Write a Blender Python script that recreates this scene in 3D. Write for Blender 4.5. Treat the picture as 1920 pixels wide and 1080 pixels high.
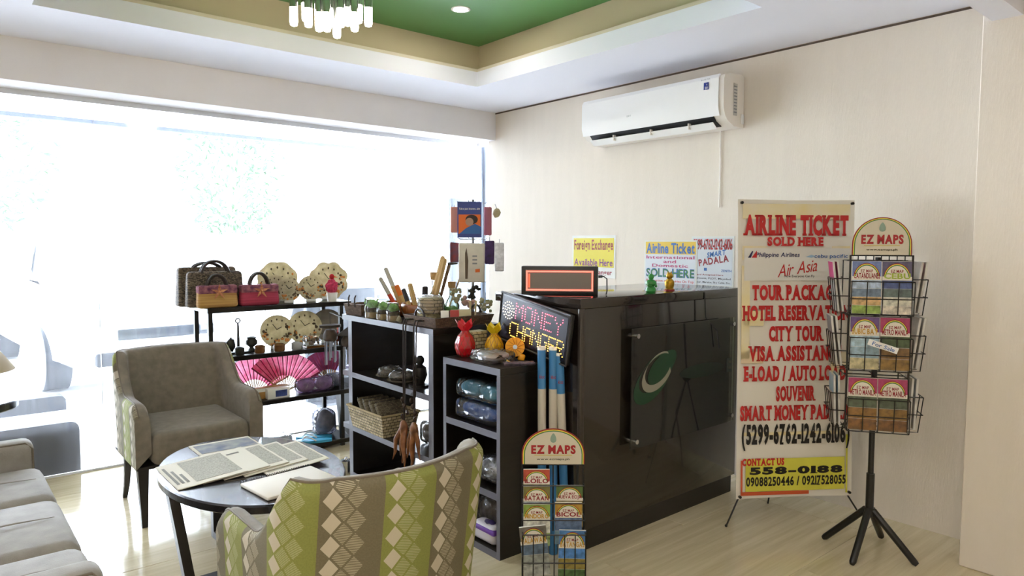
import bpy, bmesh, math, random
from mathutils import Vector, Matrix, noise
random.seed(7)
PI = math.pi
scene = bpy.context.scene
COL = scene.collection
for o in list(bpy.data.objects): bpy.data.objects.remove(o)

# ------------------------------------------------------------------ camera, world, exposure
cam = bpy.data.cameras.new('camera'); camo = bpy.data.objects.new('camera', cam); COL.objects.link(camo)
YAW, PITCH, ROLL = [math.radians(a) for a in (49.7502, 3.6486, 0.1536)]
fw = Vector((math.cos(YAW)*math.cos(PITCH), math.sin(YAW)*math.cos(PITCH), -math.sin(PITCH)))
rt = Vector((math.sin(YAW), -math.cos(YAW), 0)); up = rt.cross(fw)
rt, up = rt*math.cos(ROLL)+up*math.sin(ROLL), up*math.cos(ROLL)-rt*math.sin(ROLL)
m3 = Matrix((rt, up, -fw)).transposed().to_4x4(); m3.translation = (0, 0, 1.375)
camo.matrix_world = m3
cam.sensor_width = 36; cam.lens = 36*1304.68/1920; cam.clip_start = .05; cam.clip_end = 200
scene.camera = camo
w = bpy.data.worlds.new('world'); scene.world = w; w.use_nodes = True
bgn = w.node_tree.nodes['Background']; bgn.inputs[0].default_value = (.80, .90, 1.06, 1); bgn.inputs[1].default_value = 18
vs = scene.view_settings; vs.view_transform = 'Standard'; vs.look = 'None'; vs.gamma = 1; vs.use_curve_mapping = False
vs.exposure = 0.8
def area(name, loc, rot, sx, sy, power, col, shape='RECTANGLE'):
    l = bpy.data.lights.new(name, 'AREA'); l.shape = shape; l.size = sx
    if shape == 'RECTANGLE': l.size_y = sy
    l.energy = power; l.color = col
    o = bpy.data.objects.new(name, l); COL.objects.link(o); o.location = loc; o.rotation_euler = rot
    return o
pt = area('daylight_portal', (1.2, 4.86, 1.12), (-PI/2, 0, 0), 5.1, 2.2, 1, (1, 1, 1))
pt.data.cycles.is_portal = True

# ------------------------------------------------------------------ materials
def lin(c):
    if isinstance(c, str):
        c = c.lstrip('#'); c = [int(c[i:i+2], 16)/255 for i in (0, 2, 4)]
        c = [x/12.92 if x <= .04045 else ((x+.055)/1.055)**2.4 for x in c]
    return (c[0], c[1], c[2], 1)
MATS = {}
def mat(name, col, rough=.5, metal=0, var=0, vscale=8, bump=0, bscale=60, stretch=None, emit=0, coat=0, rand=0, spec=.5, sheen=0, col2=None):
    if name in MATS: return MATS[name]
    m = bpy.data.materials.new(name); m.use_nodes = True; N = m.node_tree.nodes; L = m.node_tree.links
    b = N['Principled BSDF']; c = lin(col); b.inputs['Base Color'].default_value = c
    b.inputs['Roughness'].default_value = rough; b.inputs['Metallic'].default_value = metal
    b.inputs['Specular IOR Level'].default_value = spec
    if coat: b.inputs['Coat Weight'].default_value = coat
    if sheen: b.inputs['Sheen Weight'].default_value = sheen
    if emit:
        b.inputs['Emission Color'].default_value = c; b.inputs['Emission Strength'].default_value = emit
    tc = None
    if var or bump:
        tc = N.new('ShaderNodeTexCoord'); mp = N.new('ShaderNodeMapping'); L.new(tc.outputs['Object'], mp.inputs[0])
        if stretch: mp.inputs['Scale'].default_value = stretch
    if var:
        n = N.new('ShaderNodeTexNoise'); n.inputs['Scale'].default_value = vscale; n.inputs['Detail'].default_value = 6
        L.new(mp.outputs[0], n.inputs[0])
        r = N.new('ShaderNodeValToRGB'); L.new(n.outputs[0], r.inputs[0])
        d = [max(0, x*(1-var)) for x in c[:3]]; e = [min(1, x*(1+var)) for x in c[:3]]
        if col2: d = lin(col2)[:3]; e = c[:3]
        r.color_ramp.elements[0].color = (*d, 1); r.color_ramp.elements[1].color = (*e, 1)
        r.color_ramp.elements[0].position = .3; r.color_ramp.elements[1].position = .7
        src = r.outputs[0]
        if rand:
            oi = N.new('ShaderNodeObjectInfo'); hs = N.new('ShaderNodeHueSaturation'); mr = N.new('ShaderNodeMapRange')
            mr.inputs[3].default_value = 1-rand; mr.inputs[4].default_value = 1+rand
            L.new(oi.outputs['Random'], mr.inputs[0]); L.new(mr.outputs[0], hs.inputs['Value']); L.new(src, hs.inputs['Color']); src = hs.outputs[0]
        L.new(src, b.inputs['Base Color'])
    if bump:
        n2 = N.new('ShaderNodeTexNoise'); n2.inputs['Scale'].default_value = bscale; n2.inputs['Detail'].default_value = 4
        L.new(mp.outputs[0], n2.inputs[0]); bu = N.new('ShaderNodeBump'); bu.inputs['Strength'].default_value = bump; bu.inputs['Distance'].default_value = .01
        L.new(n2.outputs[0], bu.inputs['Height']); L.new(bu.outputs[0], b.inputs['Normal'])
    MATS[name] = m; return m
def clear(name, tint='#ffffff', gloss=.1, diff=0, rough=.05, bump=0, bscale=40, dust=None, dcol='#ffffff'):
    """thin clear sheet: see-through with a Fresnel gloss and a little haze"""
    if name in MATS: return MATS[name]
    m = bpy.data.materials.new(name); m.use_nodes = True; N = m.node_tree.nodes; L = m.node_tree.links
    N.remove(N['Principled BSDF']); out = N['Material Output']
    t = N.new('ShaderNodeBsdfTransparent'); t.inputs[0].default_value = lin(tint)
    g = N.new('ShaderNodeBsdfGlossy'); g.inputs['Roughness'].default_value = rough
    d = N.new('ShaderNodeBsdfTranslucent'); d.inputs[0].default_value = lin(dcol)
    d2 = N.new('ShaderNodeBsdfDiffuse'); d2.inputs[0].default_value = lin(dcol)
    md = N.new('ShaderNodeMixShader'); md.inputs[0].default_value = .5; L.new(d.outputs[0], md.inputs[1]); L.new(d2.outputs[0], md.inputs[2])
    a = N.new('ShaderNodeMixShader'); a.inputs[0].default_value = diff
    L.new(t.outputs[0], a.inputs[1]); L.new((d if dust else md).outputs[0], a.inputs[2])
    lw = N.new('ShaderNodeFresnel'); lw.inputs[0].default_value = 1.45
    mu = N.new('ShaderNodeMath'); mu.operation = 'MULTIPLY'; mu.inputs[1].default_value = gloss*10; mu.use_clamp = True
    L.new(lw.outputs[0], mu.inputs[0])
    b = N.new('ShaderNodeMixShader'); L.new(mu.outputs[0], b.inputs[0]); L.new(a.outputs[0], b.inputs[1]); L.new(g.outputs[0], b.inputs[2])
    L.new(b.outputs[0], out.inputs[0])
    tc = N.new('ShaderNodeTexCoord')
    if bump:
        n2 = N.new('ShaderNodeTexVoronoi'); n2.inputs['Scale'].default_value = bscale; n2.feature = 'DISTANCE_TO_EDGE'
        L.new(tc.outputs['Object'], n2.inputs[0]); bu = N.new('ShaderNodeBump'); bu.inputs['Strength'].default_value = bump; bu.inputs['Distance'].default_value = .02
        L.new(n2.outputs[0], bu.inputs['Height']); L.new(bu.outputs[0], g.inputs['Normal'])
    if dust:
        mp = N.new('ShaderNodeMapping'); mp.inputs['Scale'].default_value = (30, 30, 1.2); L.new(tc.outputs['Object'], mp.inputs[0])
        n = N.new('ShaderNodeTexNoise'); n.inputs['Scale'].default_value = 2; n.inputs['Detail'].default_value = 8; L.new(mp.outputs[0], n.inputs[0])
        mr = N.new('ShaderNodeMapRange'); mr.inputs[1].default_value = .3; mr.inputs[2].default_value = .7; mr.inputs[3].default_value = dust[0]; mr.inputs[4].default_value = dust[1]
        L.new(n.outputs[0], mr.inputs[0]); L.new(mr.outputs[0], a.inputs[0])
    MATS[name] = m; return m
def weave(name, c1, c2, scale=60, rough=.7, bump=.6):
    if name in MATS: return MATS[name]
    m = mat(name, c1, rough); N = m.node_tree.nodes; L = m.node_tree.links; b = N['Principled BSDF']
    tc = N.new('ShaderNodeTexCoord'); s = N.new('ShaderNodeSeparateXYZ'); L.new(tc.outputs['Object'], s.inputs[0])
    ad = N.new('ShaderNodeMath'); ad.operation = 'ADD'; L.new(s.outputs[0], ad.inputs[0]); L.new(s.outputs[1], ad.inputs[1])
    cb = N.new('ShaderNodeCombineXYZ'); L.new(ad.outputs[0], cb.inputs[0]); L.new(s.outputs[2], cb.inputs[1])
    br = N.new('ShaderNodeTexBrick'); br.inputs['Scale'].default_value = scale; br.inputs['Color1'].default_value = lin(c1); br.inputs['Color2'].default_value = lin(c2)
    br.inputs['Mortar'].default_value = (.01, .008, .006, 1); br.inputs['Mortar Size'].default_value = .06; br.inputs['Brick Width'].default_value = .9; br.inputs['Row Height'].default_value = .5
    br.inputs['Mortar Smooth'].default_value = .6
    L.new(cb.outputs[0], br.inputs[0]); L.new(br.outputs[0], b.inputs['Base Color'])
    bu = N.new('ShaderNodeBump'); bu.inputs['Strength'].default_value = bump; bu.inputs['Distance'].default_value = .004; bu.invert = True
    L.new(br.outputs['Fac'], bu.inputs['Height']); L.new(bu.outputs[0], b.inputs['Normal'])
    return m

def glowthrough(m, fac, col=None):
    """thin shell, silk or cloth that lets light through: mix in a translucent lobe"""
    N = m.node_tree.nodes; L = m.node_tree.links; b = N['Principled BSDF']; t = N.new('ShaderNodeBsdfTranslucent'); mx = N.new('ShaderNodeMixShader'); mx.inputs[0].default_value = fac
    if b.inputs['Base Color'].is_linked: L.new(b.inputs['Base Color'].links[0].from_socket, t.inputs[0])
    else: t.inputs[0].default_value = b.inputs['Base Color'].default_value
    L.new(b.outputs[0], mx.inputs[1]); L.new(t.outputs[0], mx.inputs[2]); L.new(mx.outputs[0], N['Material Output'].inputs[0]); return m

# ------------------------------------------------------------------ mesh builder
def T(x=0, y=0, z=0, rx=0, ry=0, rz=0):
    return Matrix.Translation((x, y, z)) @ Matrix.Rotation(rz, 4, 'Z') @ Matrix.Rotation(ry, 4, 'Y') @ Matrix.Rotation(rx, 4, 'X')
_RB = {}
def rb_data(sx, sy, sz, r, seg):
    k = tuple(round(q, 4) for q in (sx, sy, sz, r))+(seg,)
    if k not in _RB:
        bm = bmesh.new(); bmesh.ops.create_cube(bm, size=1)
        for v in bm.verts: v.co = (v.co.x*sx, v.co.y*sy, v.co.z*sz)
        bmesh.ops.bevel(bm, geom=list(bm.edges), offset=r, segments=seg, profile=.5, affect='EDGES')
        bm.verts.index_update()
        _RB[k] = ([v.co.copy() for v in bm.verts], [[v.index for v in f.verts] for f in bm.faces]); bm.free()
    return _RB[k]
class MB:
    def __init__(s): s.v = []; s.f = []
    def add(s, vs, fs, M=None):
        n = len(s.v)
        for p in vs:
            p = Vector(p); s.v.append(M @ p if M else p)
        s.f += [[i+n for i in f] for f in fs]; return s
    def box(s, x0, x1, y0, y1, z0, z1, M=None):
        return s.add([(x0,y0,z0),(x1,y0,z0),(x1,y1,z0),(x0,y1,z0),(x0,y0,z1),(x1,y0,z1),(x1,y1,z1),(x0,y1,z1)],
                     [(3,2,1,0),(4,5,6,7),(0,1,5,4),(1,2,6,5),(2,3,7,6),(3,0,4,7)], M)
    def rbox(s, x0, x1, y0, y1, z0, z1, r=.01, seg=2, M=None):
        r = min(r, .49*min(x1-x0, y1-y0, z1-z0))
        v, f = rb_data(x1-x0, y1-y0, z1-z0, r, seg); c = Vector(((x0+x1)/2, (y0+y1)/2, (z0+z1)/2))
        return s.add([p+c for p in v], f, M)
    def cyl(s, p0, p1, r0, r1=None, n=12, caps=True):
        r1 = r0 if r1 is None else r1; p0 = Vector(p0); p1 = Vector(p1); d = (p1-p0).normalized()
        a = d.orthogonal().normalized(); b = d.cross(a); V = []
        for p, r in ((p0, r0), (p1, r1)):
            for i in range(n):
                t = 2*PI*i/n; V.append(p+a*r*math.cos(t)+b*r*math.sin(t))
        F = [(i, (i+1) % n, n+(i+1) % n, n+i) for i in range(n)]
        if caps: F += [tuple(range(n))[::-1], tuple(range(n, 2*n))]
        return s.add(V, F)
    def tube(s, pts, r, n=6, closed=False):
        pts = [Vector(p) for p in pts]; V = []; F = []; m = len(pts); a = None
        for i, p in enumerate(pts):
            if closed: d = pts[(i+1) % m]-pts[i-1]
            else: d = pts[min(i+1, m-1)]-pts[max(i-1, 0)]
            d.normalize()
            if a is None: a = d.orthogonal().normalized()
            else:
                a = a-d*a.dot(d); a = a.normalized() if a.length > 1e-6 else d.orthogonal().normalized()
            b = d.cross(a); rr = r[i] if isinstance(r, (list, tuple)) else r
            for k in range(n):
                t = 2*PI*k/n; V.append(p+a*rr*math.cos(t)+b*rr*math.sin(t))
        for i in range(m if closed else m-1):
            j = (i+1) % m
            for k in range(n): F.append((i*n+k, i*n+(k+1) % n, j*n+(k+1) % n, j*n+k))
        if not closed: F += [tuple(range(n))[::-1], tuple((m-1)*n+k for k in range(n))]
        return s.add(V, F)
    def lathe(s, prof, n=24, M=None, sx=1, sy=1):
        V = []; F = []; m = len(prof)
        for r, z in prof:
            for k in range(n):
                t = 2*PI*k/n; V.append((r*math.cos(t)*sx, r*math.sin(t)*sy, z))
        for i in range(m-1):
            for k in range(n): F.append((i*n+k, i*n+(k+1) % n, (i+1)*n+(k+1) % n, (i+1)*n+k))
        if prof[0][0] > 1e-5: F.append(tuple(range(n))[::-1])
        if prof[-1][0] > 1e-5: F.append(tuple((m-1)*n+k for k in range(n)))
        return s.add(V, F, M)
    def prism(s, poly, d0, d1, axis='y', M=None):
        n = len(poly)
        def P(a, b, d): return {'y': (a, d, b), 'x': (d, a, b), 'z': (a, b, d)}[axis]
        V = [P(a, b, d0) for a, b in poly]+[P(a, b, d1) for a, b in poly]
        F = [tuple(range(n))[::-1], tuple(range(n, 2*n))]+[(i, (i+1) % n, n+(i+1) % n, n+i) for i in range(n)]
        return s.add(V, F, M)
    def ell(s, c, rx, ry=None, rz=None, n=14, m=8, M=None):
        ry = rx if ry is None else ry; rz = rx if rz is None else rz
        prof = [(math.sin(PI*i/m), -math.cos(PI*i/m)) for i in range(m+1)]
        prof[0] = (1e-6, -1); prof[-1] = (1e-6, 1)
        Q = Matrix.Translation(c) @ Matrix.Diagonal((rx, ry, rz, 1))
        return s.lathe(prof, n, (M @ Q) if M else Q)
    def jitter(s, a, sc=8, seed=0):
        for p in s.v:
            p += Vector((noise.noise(p*sc+Vector((seed, 0, 0))), noise.noise(p*sc+Vector((0, seed+9, 0))), noise.noise(p*sc+Vector((0, 5, seed)))))*a
        return s
    def build(s, name, m, parent=None, M=None, angle=35, smooth=True):
        me = bpy.data.meshes.new(name); me.from_pydata([tuple(p) for p in s.v], [], s.f)
        bm = bmesh.new(); bm.from_mesh(me); bmesh.ops.recalc_face_normals(bm, faces=bm.faces); bm.to_mesh(me); bm.free()
        if smooth:
            me.polygons.foreach_set('use_smooth', [True]*len(me.polygons)); me.set_sharp_from_angle(angle=math.radians(angle))
        return link(name, me, m, parent, M)
def link(name, me, m, parent=None, M=None):
    if m and not me.materials: me.materials.append(m)
    o = bpy.data.objects.new(name, me); COL.objects.link(o)
    if parent: o.parent = parent
    if M: o.matrix_local = M
    return o
def tag(o, label, cat, group=None):
    o['label'] = label; o['category'] = cat
    if group: o['group'] = group
    return o
def thing(name, label, cat, loc=(0,0,0), rz=0, group=None, rx=0, ry=0):
    o = bpy.data.objects.new(name, None); COL.objects.link(o); o.empty_display_size = .05
    o.matrix_world = T(*loc, rx, ry, rz); return tag(o, label, cat, group)
def struct(o): o['kind'] = 'structure'; return o
def copy_tree(o, parent=None):
    c = o.copy(); COL.objects.link(c); c.parent = parent
    for ch in o.children: copy_tree(ch, c)
    return c
def B(x0, x1, y0, y1, z0, z1): return MB().box(x0, x1, y0, y1, z0, z1)
def RB(x0, x1, y0, y1, z0, z1, r=.01, seg=2): return MB().rbox(x0, x1, y0, y1, z0, z1, r, seg)

# ------------------------------------------------------------------ lettering (built-in outline font, laid out glyph by glyph)
_G = {}
SER = {'A': 'b08b92', 'D': 'b14t14', 'E': 'b14t14', 'F': 'b14t14', 'H': 'b10t10b90t90', 'I': 'b50t50', 'K': 'b12t12b90t85', 'L': 'b14t14', 'M': 'b08t08b92t92',
       'N': 'b10t10t90', 'P': 'b14t14', 'R': 'b14t14b92', 'T': 'b50', 'U': 't12t88', 'V': 't10t90', 'Y': 't10t90b50', '1': 'b60', '4': 'b72', '7': 'b40', 'B': 'b14t14'}
def glyph(c, bold):
    k = (c, bold)
    if k not in _G:
        cu = bpy.data.curves.new('g', 'FONT'); cu.body = c; cu.offset = bold; cu.resolution_u = 3
        ob = bpy.data.objects.new('g', cu); COL.objects.link(ob); me = ob.to_mesh()
        vs = [v.co.copy() for v in me.vertices]; fs = [list(p.vertices) for p in me.polygons]
        ob.to_mesh_clear(); bpy.data.objects.remove(ob); bpy.data.curves.remove(cu)
        _G[k] = (vs, fs)
    return _G[k]
def text_mesh(s, w, h, bold=0., serif=False, shear=0., gap=.06, y=0.):
    V = []; F = []; x = 0
    for c in s:
        if c == ' ': x += .3; continue
        vs, fs = glyph(c, bold)
        if not vs: continue
        x0 = min(v.x for v in vs); x1 = max(v.x for v in vs); gw = x1-x0; n = len(V)
        V += [(v.x-x0+x, v.y) for v in vs]; F += [[i+n for i in f] for f in fs]
        if serif and c in SER:
            q = SER[c]; hs = .17 if c != 'I' else .2; ht = .085; y0 = min(v.y for v in vs); y1 = max(v.y for v in vs)
            for i in range(0, len(q), 3):
                cx = x+gw*int(q[i+1:i+3])/100; n = len(V); a, b = (y0, y0+ht) if q[i] == 'b' else (y1-ht, y1)
                V += [(cx-hs, a), (cx+hs, a), (cx+hs, b), (cx-hs, b)]; F.append([n, n+1, n+2, n+3])
        x += gw+gap
    ax = min(v[0] for v in V); bx = max(v[0] for v in V); ay = min(v[1] for v in V); by = max(v[1] for v in V)
    kx = w/(bx-ax); ky = h/max(by-ay, .01)
    P = [((v[0]-(ax+bx)/2)*kx+shear*(v[1]-(ay+by)/2)*ky, y, (v[1]-(ay+by)/2)*ky) for v in V]
    me = bpy.data.meshes.new('lettering'); me.from_pydata(P, [], F); return me
def letter(parent, s, cx, cz, w, h, m, y=-.001, bold=.0, serif=False, shear=0., rot=0, name='lettering', gap=.06):
    return link(name, text_mesh(s, w, h, bold, serif, shear, gap), m, parent, T(cx, y, cz, 0, rot, 0))
def flat(parent, name, x0, x1, z0, z1, m, y=-.0006, rot=0):
    """a thin printed patch or label facing local -Y"""
    return B(x0, x1, y, y+.0005, z0, z1).build(name, m, parent, smooth=False)

# common materials
BLACKW = mat('dark_espresso_laminate', '#17130f', .3, var=.25, vscale=5, stretch=(1, 1, 14))
EDGE = mat('dark_grey_edge_band', '#63636e', .35)
BLKM = mat('black_powder_coated_metal', '#141413', .4)
WIRE = mat('black_wire', '#0d0d0c', .35)
CHROME = mat('chrome', '#c8c8c8', .18, 1)
STEEL = mat('brushed_steel', '#8f9296', .35, .9)
WHITEP = mat('white_paper', '#f2f0ea', .6)
WHITEPL = mat('white_plastic', '#eceae6', .28)
RED = mat('red_print', '#c0201f', .5); DRED = mat('dark_red_print', '#8e1a22', .5); BLUE = mat('blue_print', '#2b62a8', .5)
NAVY = mat('navy_print', '#1d2258', .5); BLK = mat('black_print', '#151312', .5); YEL = mat('yellow_print', '#e8d24a', .5); GRN = mat('green_print', '#3f7a3c', .5)
GREYP = mat('grey_print', '#8a8c8e', .5); ORG = mat('orange_print', '#df6a22', .5); PINKP = mat('magenta_print', '#b2346a', .5); SKYP = mat('pale_blue_print', '#9fc0d6', .5)
WRAP = clear('clear_plastic_wrap', gloss=.14, diff=.06, rough=.14, bump=1.0, bscale=26)
GLASSC = clear('clear_bottle_glass', '#eaf3ee', gloss=.16, diff=.02)

# ================================================================== the room
XR, YH, YG, ZC = 3.65, 4.526, 4.79, 2.449
def wallpaper():
    m = mat('cream_textured_wallpaper', '#e6dccd', .75, var=.02, vscale=14, bump=.2, bscale=160, stretch=(1, 1, .12)); return m
WP = wallpaper()
PLASTER = mat('off_white_plaster', '#ebe9ea', .8, var=.03, vscale=3)
CEILW = mat('white_ceiling_paint', '#f2f4ff', .85)
CREAM = mat('cream_tray_paint', '#ddd3bf', .8)
TAUPE = mat('taupe_tray_paint', '#cdbf9f', .8)
GREENC = mat('green_ceiling_paint', '#5f9a58', .45)
CONC0 = mat('light_stop_grey', '#9a9a98', .9)
# floor: long travertine tiles, each a slab of its own
grout = mat('grey_grout', '#8f8778', .8)
fl = struct(MB().box(-2.6, 3.8, -2.2, 4.84, -.06, -.004).build('floor', grout, smooth=False))
def travertine():
    m = mat('vein_cut_travertine', '#e6d9b8', .12, var=.2, vscale=3.2, stretch=(.35, 7, 1), rand=.05, col2='#c8b994', spec=.75)
    n = [x for x in m.node_tree.nodes if x.type == 'TEX_NOISE'][0]; n.inputs['Detail'].default_value = 9; n.inputs['Roughness'].default_value = .62
    return m
TRAV = travertine()
tile_me = {}
ty = -2.2; row = 0
while ty < 4.83:
    y1 = min(ty+.6, 4.835); x = -2.6-(.6 if row % 2 else 0)
    while x < 3.8:
        a, b = max(x, -2.6), min(x+1.2, 3.8)
        if b-a > .05:
            k = (round(b-a, 3), round(y1-ty, 3))
            o = None
            if k not in tile_me:
                o = RB(-k[0]/2+.0012, k[0]/2-.0012, -k[1]/2+.0012, k[1]/2-.0012, -.01, 0, .0012, 1).build('tile', TRAV, fl); tile_me[k] = o.data
            else: o = link('tile', tile_me[k], TRAV, fl)
            o.matrix_local = T((a+b)/2, (ty+y1)/2, 0)
        x += 1.2
    ty += .6; row += 1
struct(MB().box(XR, XR+.12, .985, 4.62, 0, ZC).build('wall_right', WP, smooth=False))
trim = struct(MB().box(XR-.004, XR-.0005, .99, 4.6, 2.436, 2.446).build('trim_1', mat('dark_brown_trim', '#55483c', .8), smooth=False))  # thin dark brown strip along the top of the right wall
struct(RB(3.347, 3.95, -2.2, .979, 0, ZC, .004, 1).build('wall_column', WP))
struct(B(-2.72, -2.6, -2.2, 4.9, 0, ZC).build('wall_left', WP, smooth=False))
struct(B(-2.72, 3.95, -2.32, -2.2, 0, ZC).build('wall_front', WP, smooth=False))
struct(B(-2.6, -1.21, 4.72, 4.86, 0, 2.30).build('wall_back', PLASTER, smooth=False))
struct(B(-2.6, 3.655, YH, 4.87, 2.225, ZC+.02).build('wall_back_header', PLASTER, smooth=False))
struct(B(3.655, 4.3, 4.70, 4.87, 2.2, ZC+.02).build('wall_back_return', PLASTER, smooth=False))
struct(B(2.2, 3.347, .84, .945, 2.28, ZC).build('wall_beam', CEILW, smooth=False))
# ceiling with a two-step tray
ce = struct(bpy.data.objects.new('ceiling', None)); COL.objects.link(ce)
TX0, TX1, TY0, TY1 = .422, 2.953, 1.737, 3.866; SB = .065; Z1 = 2.568; Z2 = 2.745
s = MB()
s.box(-2.72, 3.95, TY1, 4.9, ZC, ZC+.1); s.box(-2.72, 3.95, -2.32, TY0, ZC, ZC+.1)
s.box(-2.72, TX0, TY0, TY1, ZC, ZC+.1); s.box(TX1, 3.95, TY0, TY1, ZC, ZC+.1)
s.build('soffit', CEILW, ce, smooth=False)
for nm, z0, z1, of, m in (('lower_riser', ZC+.001, Z1, 0, CREAM), ('upper_riser', Z1-.002, Z2, SB, TAUPE)):
    a0, a1, b0, b1 = TX0-of, TX1+of, TY0-of, TY1+of; t = .09
    for x0, x1, y0, y1 in ((a0-t, a1+t, b1, b1+t), (a0-t, a1+t, b0-t, b0), (a0-t, a0, b0, b1), (a1, a1+t, b0, b1)):
        B(x0+.0005, x1-.0005, y0+.0005, y1-.0005, z0, z1).build(nm, m, ce, smooth=False)
B(TX0-.15, TX1+.15, TY0-.15, TY1+.15, Z2, Z2+.04).build('recess_panel', GREENC, ce, smooth=False)
struct(B(-2.75, 4.3, -2.35, 4.88, 2.80, 2.95).build('light_stop_slab', CONC0, smooth=False))  # unseen slab added on top to keep sky light from leaking into the tray
# shop window
win = struct(bpy.data.objects.new('window_1', None)); COL.objects.link(win)
PANE = clear('dusty_window_glass', gloss=.10, dust=(.010, .045), dcol='#f4f7ff')
xs = [-1.2, -.2, .801, 1.806, 2.818, 3.70]
for a, b in zip(xs[:-1], xs[1:]): B(a+.0015, b-.0015, YG-.005, YG+.005, .002, 2.224).build('pane', PANE, win, smooth=False)
SEAL = mat('clear_silicone_seam', '#d9dee2', .4)
for x in xs[1:-1]: B(x-.0014, x+.0014, YG-.0055, YG+.0055, .002, 2.224).build('silicone_seam', SEAL, win, smooth=False)
ALU = mat('grey_blue_aluminium', '#8a93a2', .35, .6)
RB(3.701, 3.80, YG-.05, YG+.05, .001, 2.224, .03, 4).build('jamb', ALU, win)
B(-1.2, 3.65, YG-.012, YG-.006, 2.195, 2.2245).build('top_rail', mat('white_aluminium', '#dfe3ea', .4), win, smooth=False)
B(-1.2, 3.70, YG-.012, YG-.0055, .0005, .012).build('bottom_channel', mat('white_aluminium', '#dfe3ea', .4), win, smooth=False)
RB(-1.21, -1.2, YG-.04, YG+.05, .001, 2.224, .002, 1).build('jamb', ALU, win)

# ------------------------------------------------------------------ outside
CONC = mat('pale_concrete', '#c9c9c6', .8, var=.06, vscale=2)
g = struct(B(-14, 18, 4.90, 40, -.08, -.006).build('ground_outside', CONC, smooth=False))
struct(B(-6, 10, 4.92, 8.1, 2.6, 2.8).build('canopy_outside', mat('white_canopy_paint', '#f2f2f2', .7), smooth=False))
struct(RB(-6, 10, 8.102, 8.17, 2.56, 2.85, .005, 1).build('canopy_fascia', mat('grey_fascia', '#3c4250', .6), smooth=False))
CARW = mat('white_car_paint', '#f1f2f4', .18, coat=.8); CARG = mat('dark_car_glass', '#20262d', .08); TYRE = mat('black_tyre_rubber', '#26282c', .75); HEAD = mat('headlamp_lens', '#cfd6dc', .1)
def car(name, label, loc, rz):
    t = thing(name, label, 'car', loc, rz)
    # side profile stations along local y (front at y=0, car faces -Y): y, half width, z sill, z belt, half width of roof, z roof
    prof = [(0, .60, .32, .62), (.06, .74, .24, .74), (.35, .83, .22, .86), (.9, .86, .22, .96), (1.25, .86, .22, 1.0), (2.2, .87, .22, 1.02), (3.2, .87, .22, 1.04), (3.9, .84, .26, 1.06), (4.1, .74, .34, .98)]
    V = []; F = []; n = 12
    for y, hw, zs, zb in prof:
        pts = [(-hw*.8, zs), (-hw, zs+.10), (-hw*1.02, (zs+zb)/2), (-hw, zb-.10), (-hw*.88, zb-.015), (-hw*.4, zb+.015)]
        pts = pts+[(-a, b) for a, b in pts[::-1]]
        V += [(a, y, b) for a, b in pts]
    for i in range(len(prof)-1):
        for k in range(n): F.append((i*n+k, i*n+(k+1) % n, (i+1)*n+(k+1) % n, (i+1)*n+k))
    F += [tuple(range(n)), tuple((len(prof)-1)*n+k for k in range(n))]
    MB().add(V, F).build('body', CARW, t, angle=50)
    c = MB(); cs = [(1.15, .78, 1.0), (1.75, .66, 1.38), (2.3, .66, 1.47), (3.2, .64, 1.45), (3.7, .62, 1.32), (4.0, .72, 1.04)]
    V = []; F = []
    for y, hw, z in cs: V += [(-.80, y, 1.0), (-hw, y, z-.04), (-hw*.6, y, z), (hw*.6, y, z), (hw, y, z-.04), (.80, y, 1.0)]
    for i in range(len(cs)-1):
        for k in range(5): F.append((i*6+k, i*6+k+1, (i+1)*6+k+1, (i+1)*6+k))
    c.add(V, F).build('cabin', CARW, t, angle=50)
    MB().add([(-.70, 1.17, 1.02), (.70, 1.17, 1.02), (.58, 1.70, 1.372), (-.58, 1.70, 1.372)], [(0, 1, 2, 3)]).build('windscreen', CARG, t)
    for sx in (-1, 1):
        MB().add([(sx*.80, 1.5, 1.05), (sx*.80, 3.5, 1.05), (sx*.665, 3.2, 1.37), (sx*.675, 1.9, 1.37)], [(0, 1, 2, 3)]).build('side_window', CARG, t)
        for y in (.75, 3.25):
            wl = MB(); wl.cyl((sx*.68, y, .30), (sx*.885, y, .30), .30, n=24); wo = wl.build('wheel', TYRE, t)
            MB().cyl((sx*.886, y, .30), (sx*.895, y, .30), .20, .16, n=18).build('rim', CHROME, wo)
        MB().ell((sx*.60, .10, .66), .17, .10, .075).build('headlamp', HEAD, t)
        RB(sx*.88-.07, sx*.88+.07, 1.35, 1.45, 1.0, 1.12, .03).build('side_mirror', CARW, t)
    RB(-.42, .42, -.015, .02, .50, .60, .01).build('grille', CARG, t)
    RB(-.60, .60, -.03, .05, .28, .40, .02).build('lower_grille', TYRE, t)
    RB(-.20, .20, -.045, -.03, .43, .50, .004).build('number_plate', WHITEPL, t)
    return t
car('parked_car', 'white car parked nose-on outside the glass beyond the sofa', (1.72, 7.0, 0), math.radians(4))
car('parked_car', 'white car parked further right outside, behind the souvenir shelf', (5.6, 9.2, 0), math.radians(-8))
DARKST = mat('dark_grey_stone', '#16191d', .6, var=.2, vscale=6)
def slab(label, x0, x1, y0, y1, z0, z1, name):
    n = 8; r = min(.05, (z1-z0)*.4); poly = [(x0, z0), (x1, z0)]+[(x1-r+r*math.cos(PI/2*i/n), z1-r+r*math.sin(PI/2*i/n)) for i in range(n+1)]+[(x0, z1)]
    return tag(MB().prism(poly, y0, y1).build(name, DARKST), label, 'bench' if 'bench slab' in label else 'wheel stop')
slab('dark grey bench slab standing outside close against the window glass', -1.0, .685, 4.86, 4.91, -.006, .30, 'outdoor_bench')
slab('low dark grey wheel stop on the ground beyond the bench at the glass', -1.0, .86, 6.72, 6.86, -.006, .115, 'wheel_stop')
PANEL = mat('blue_grey_panel', '#20282f', .5)
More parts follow.
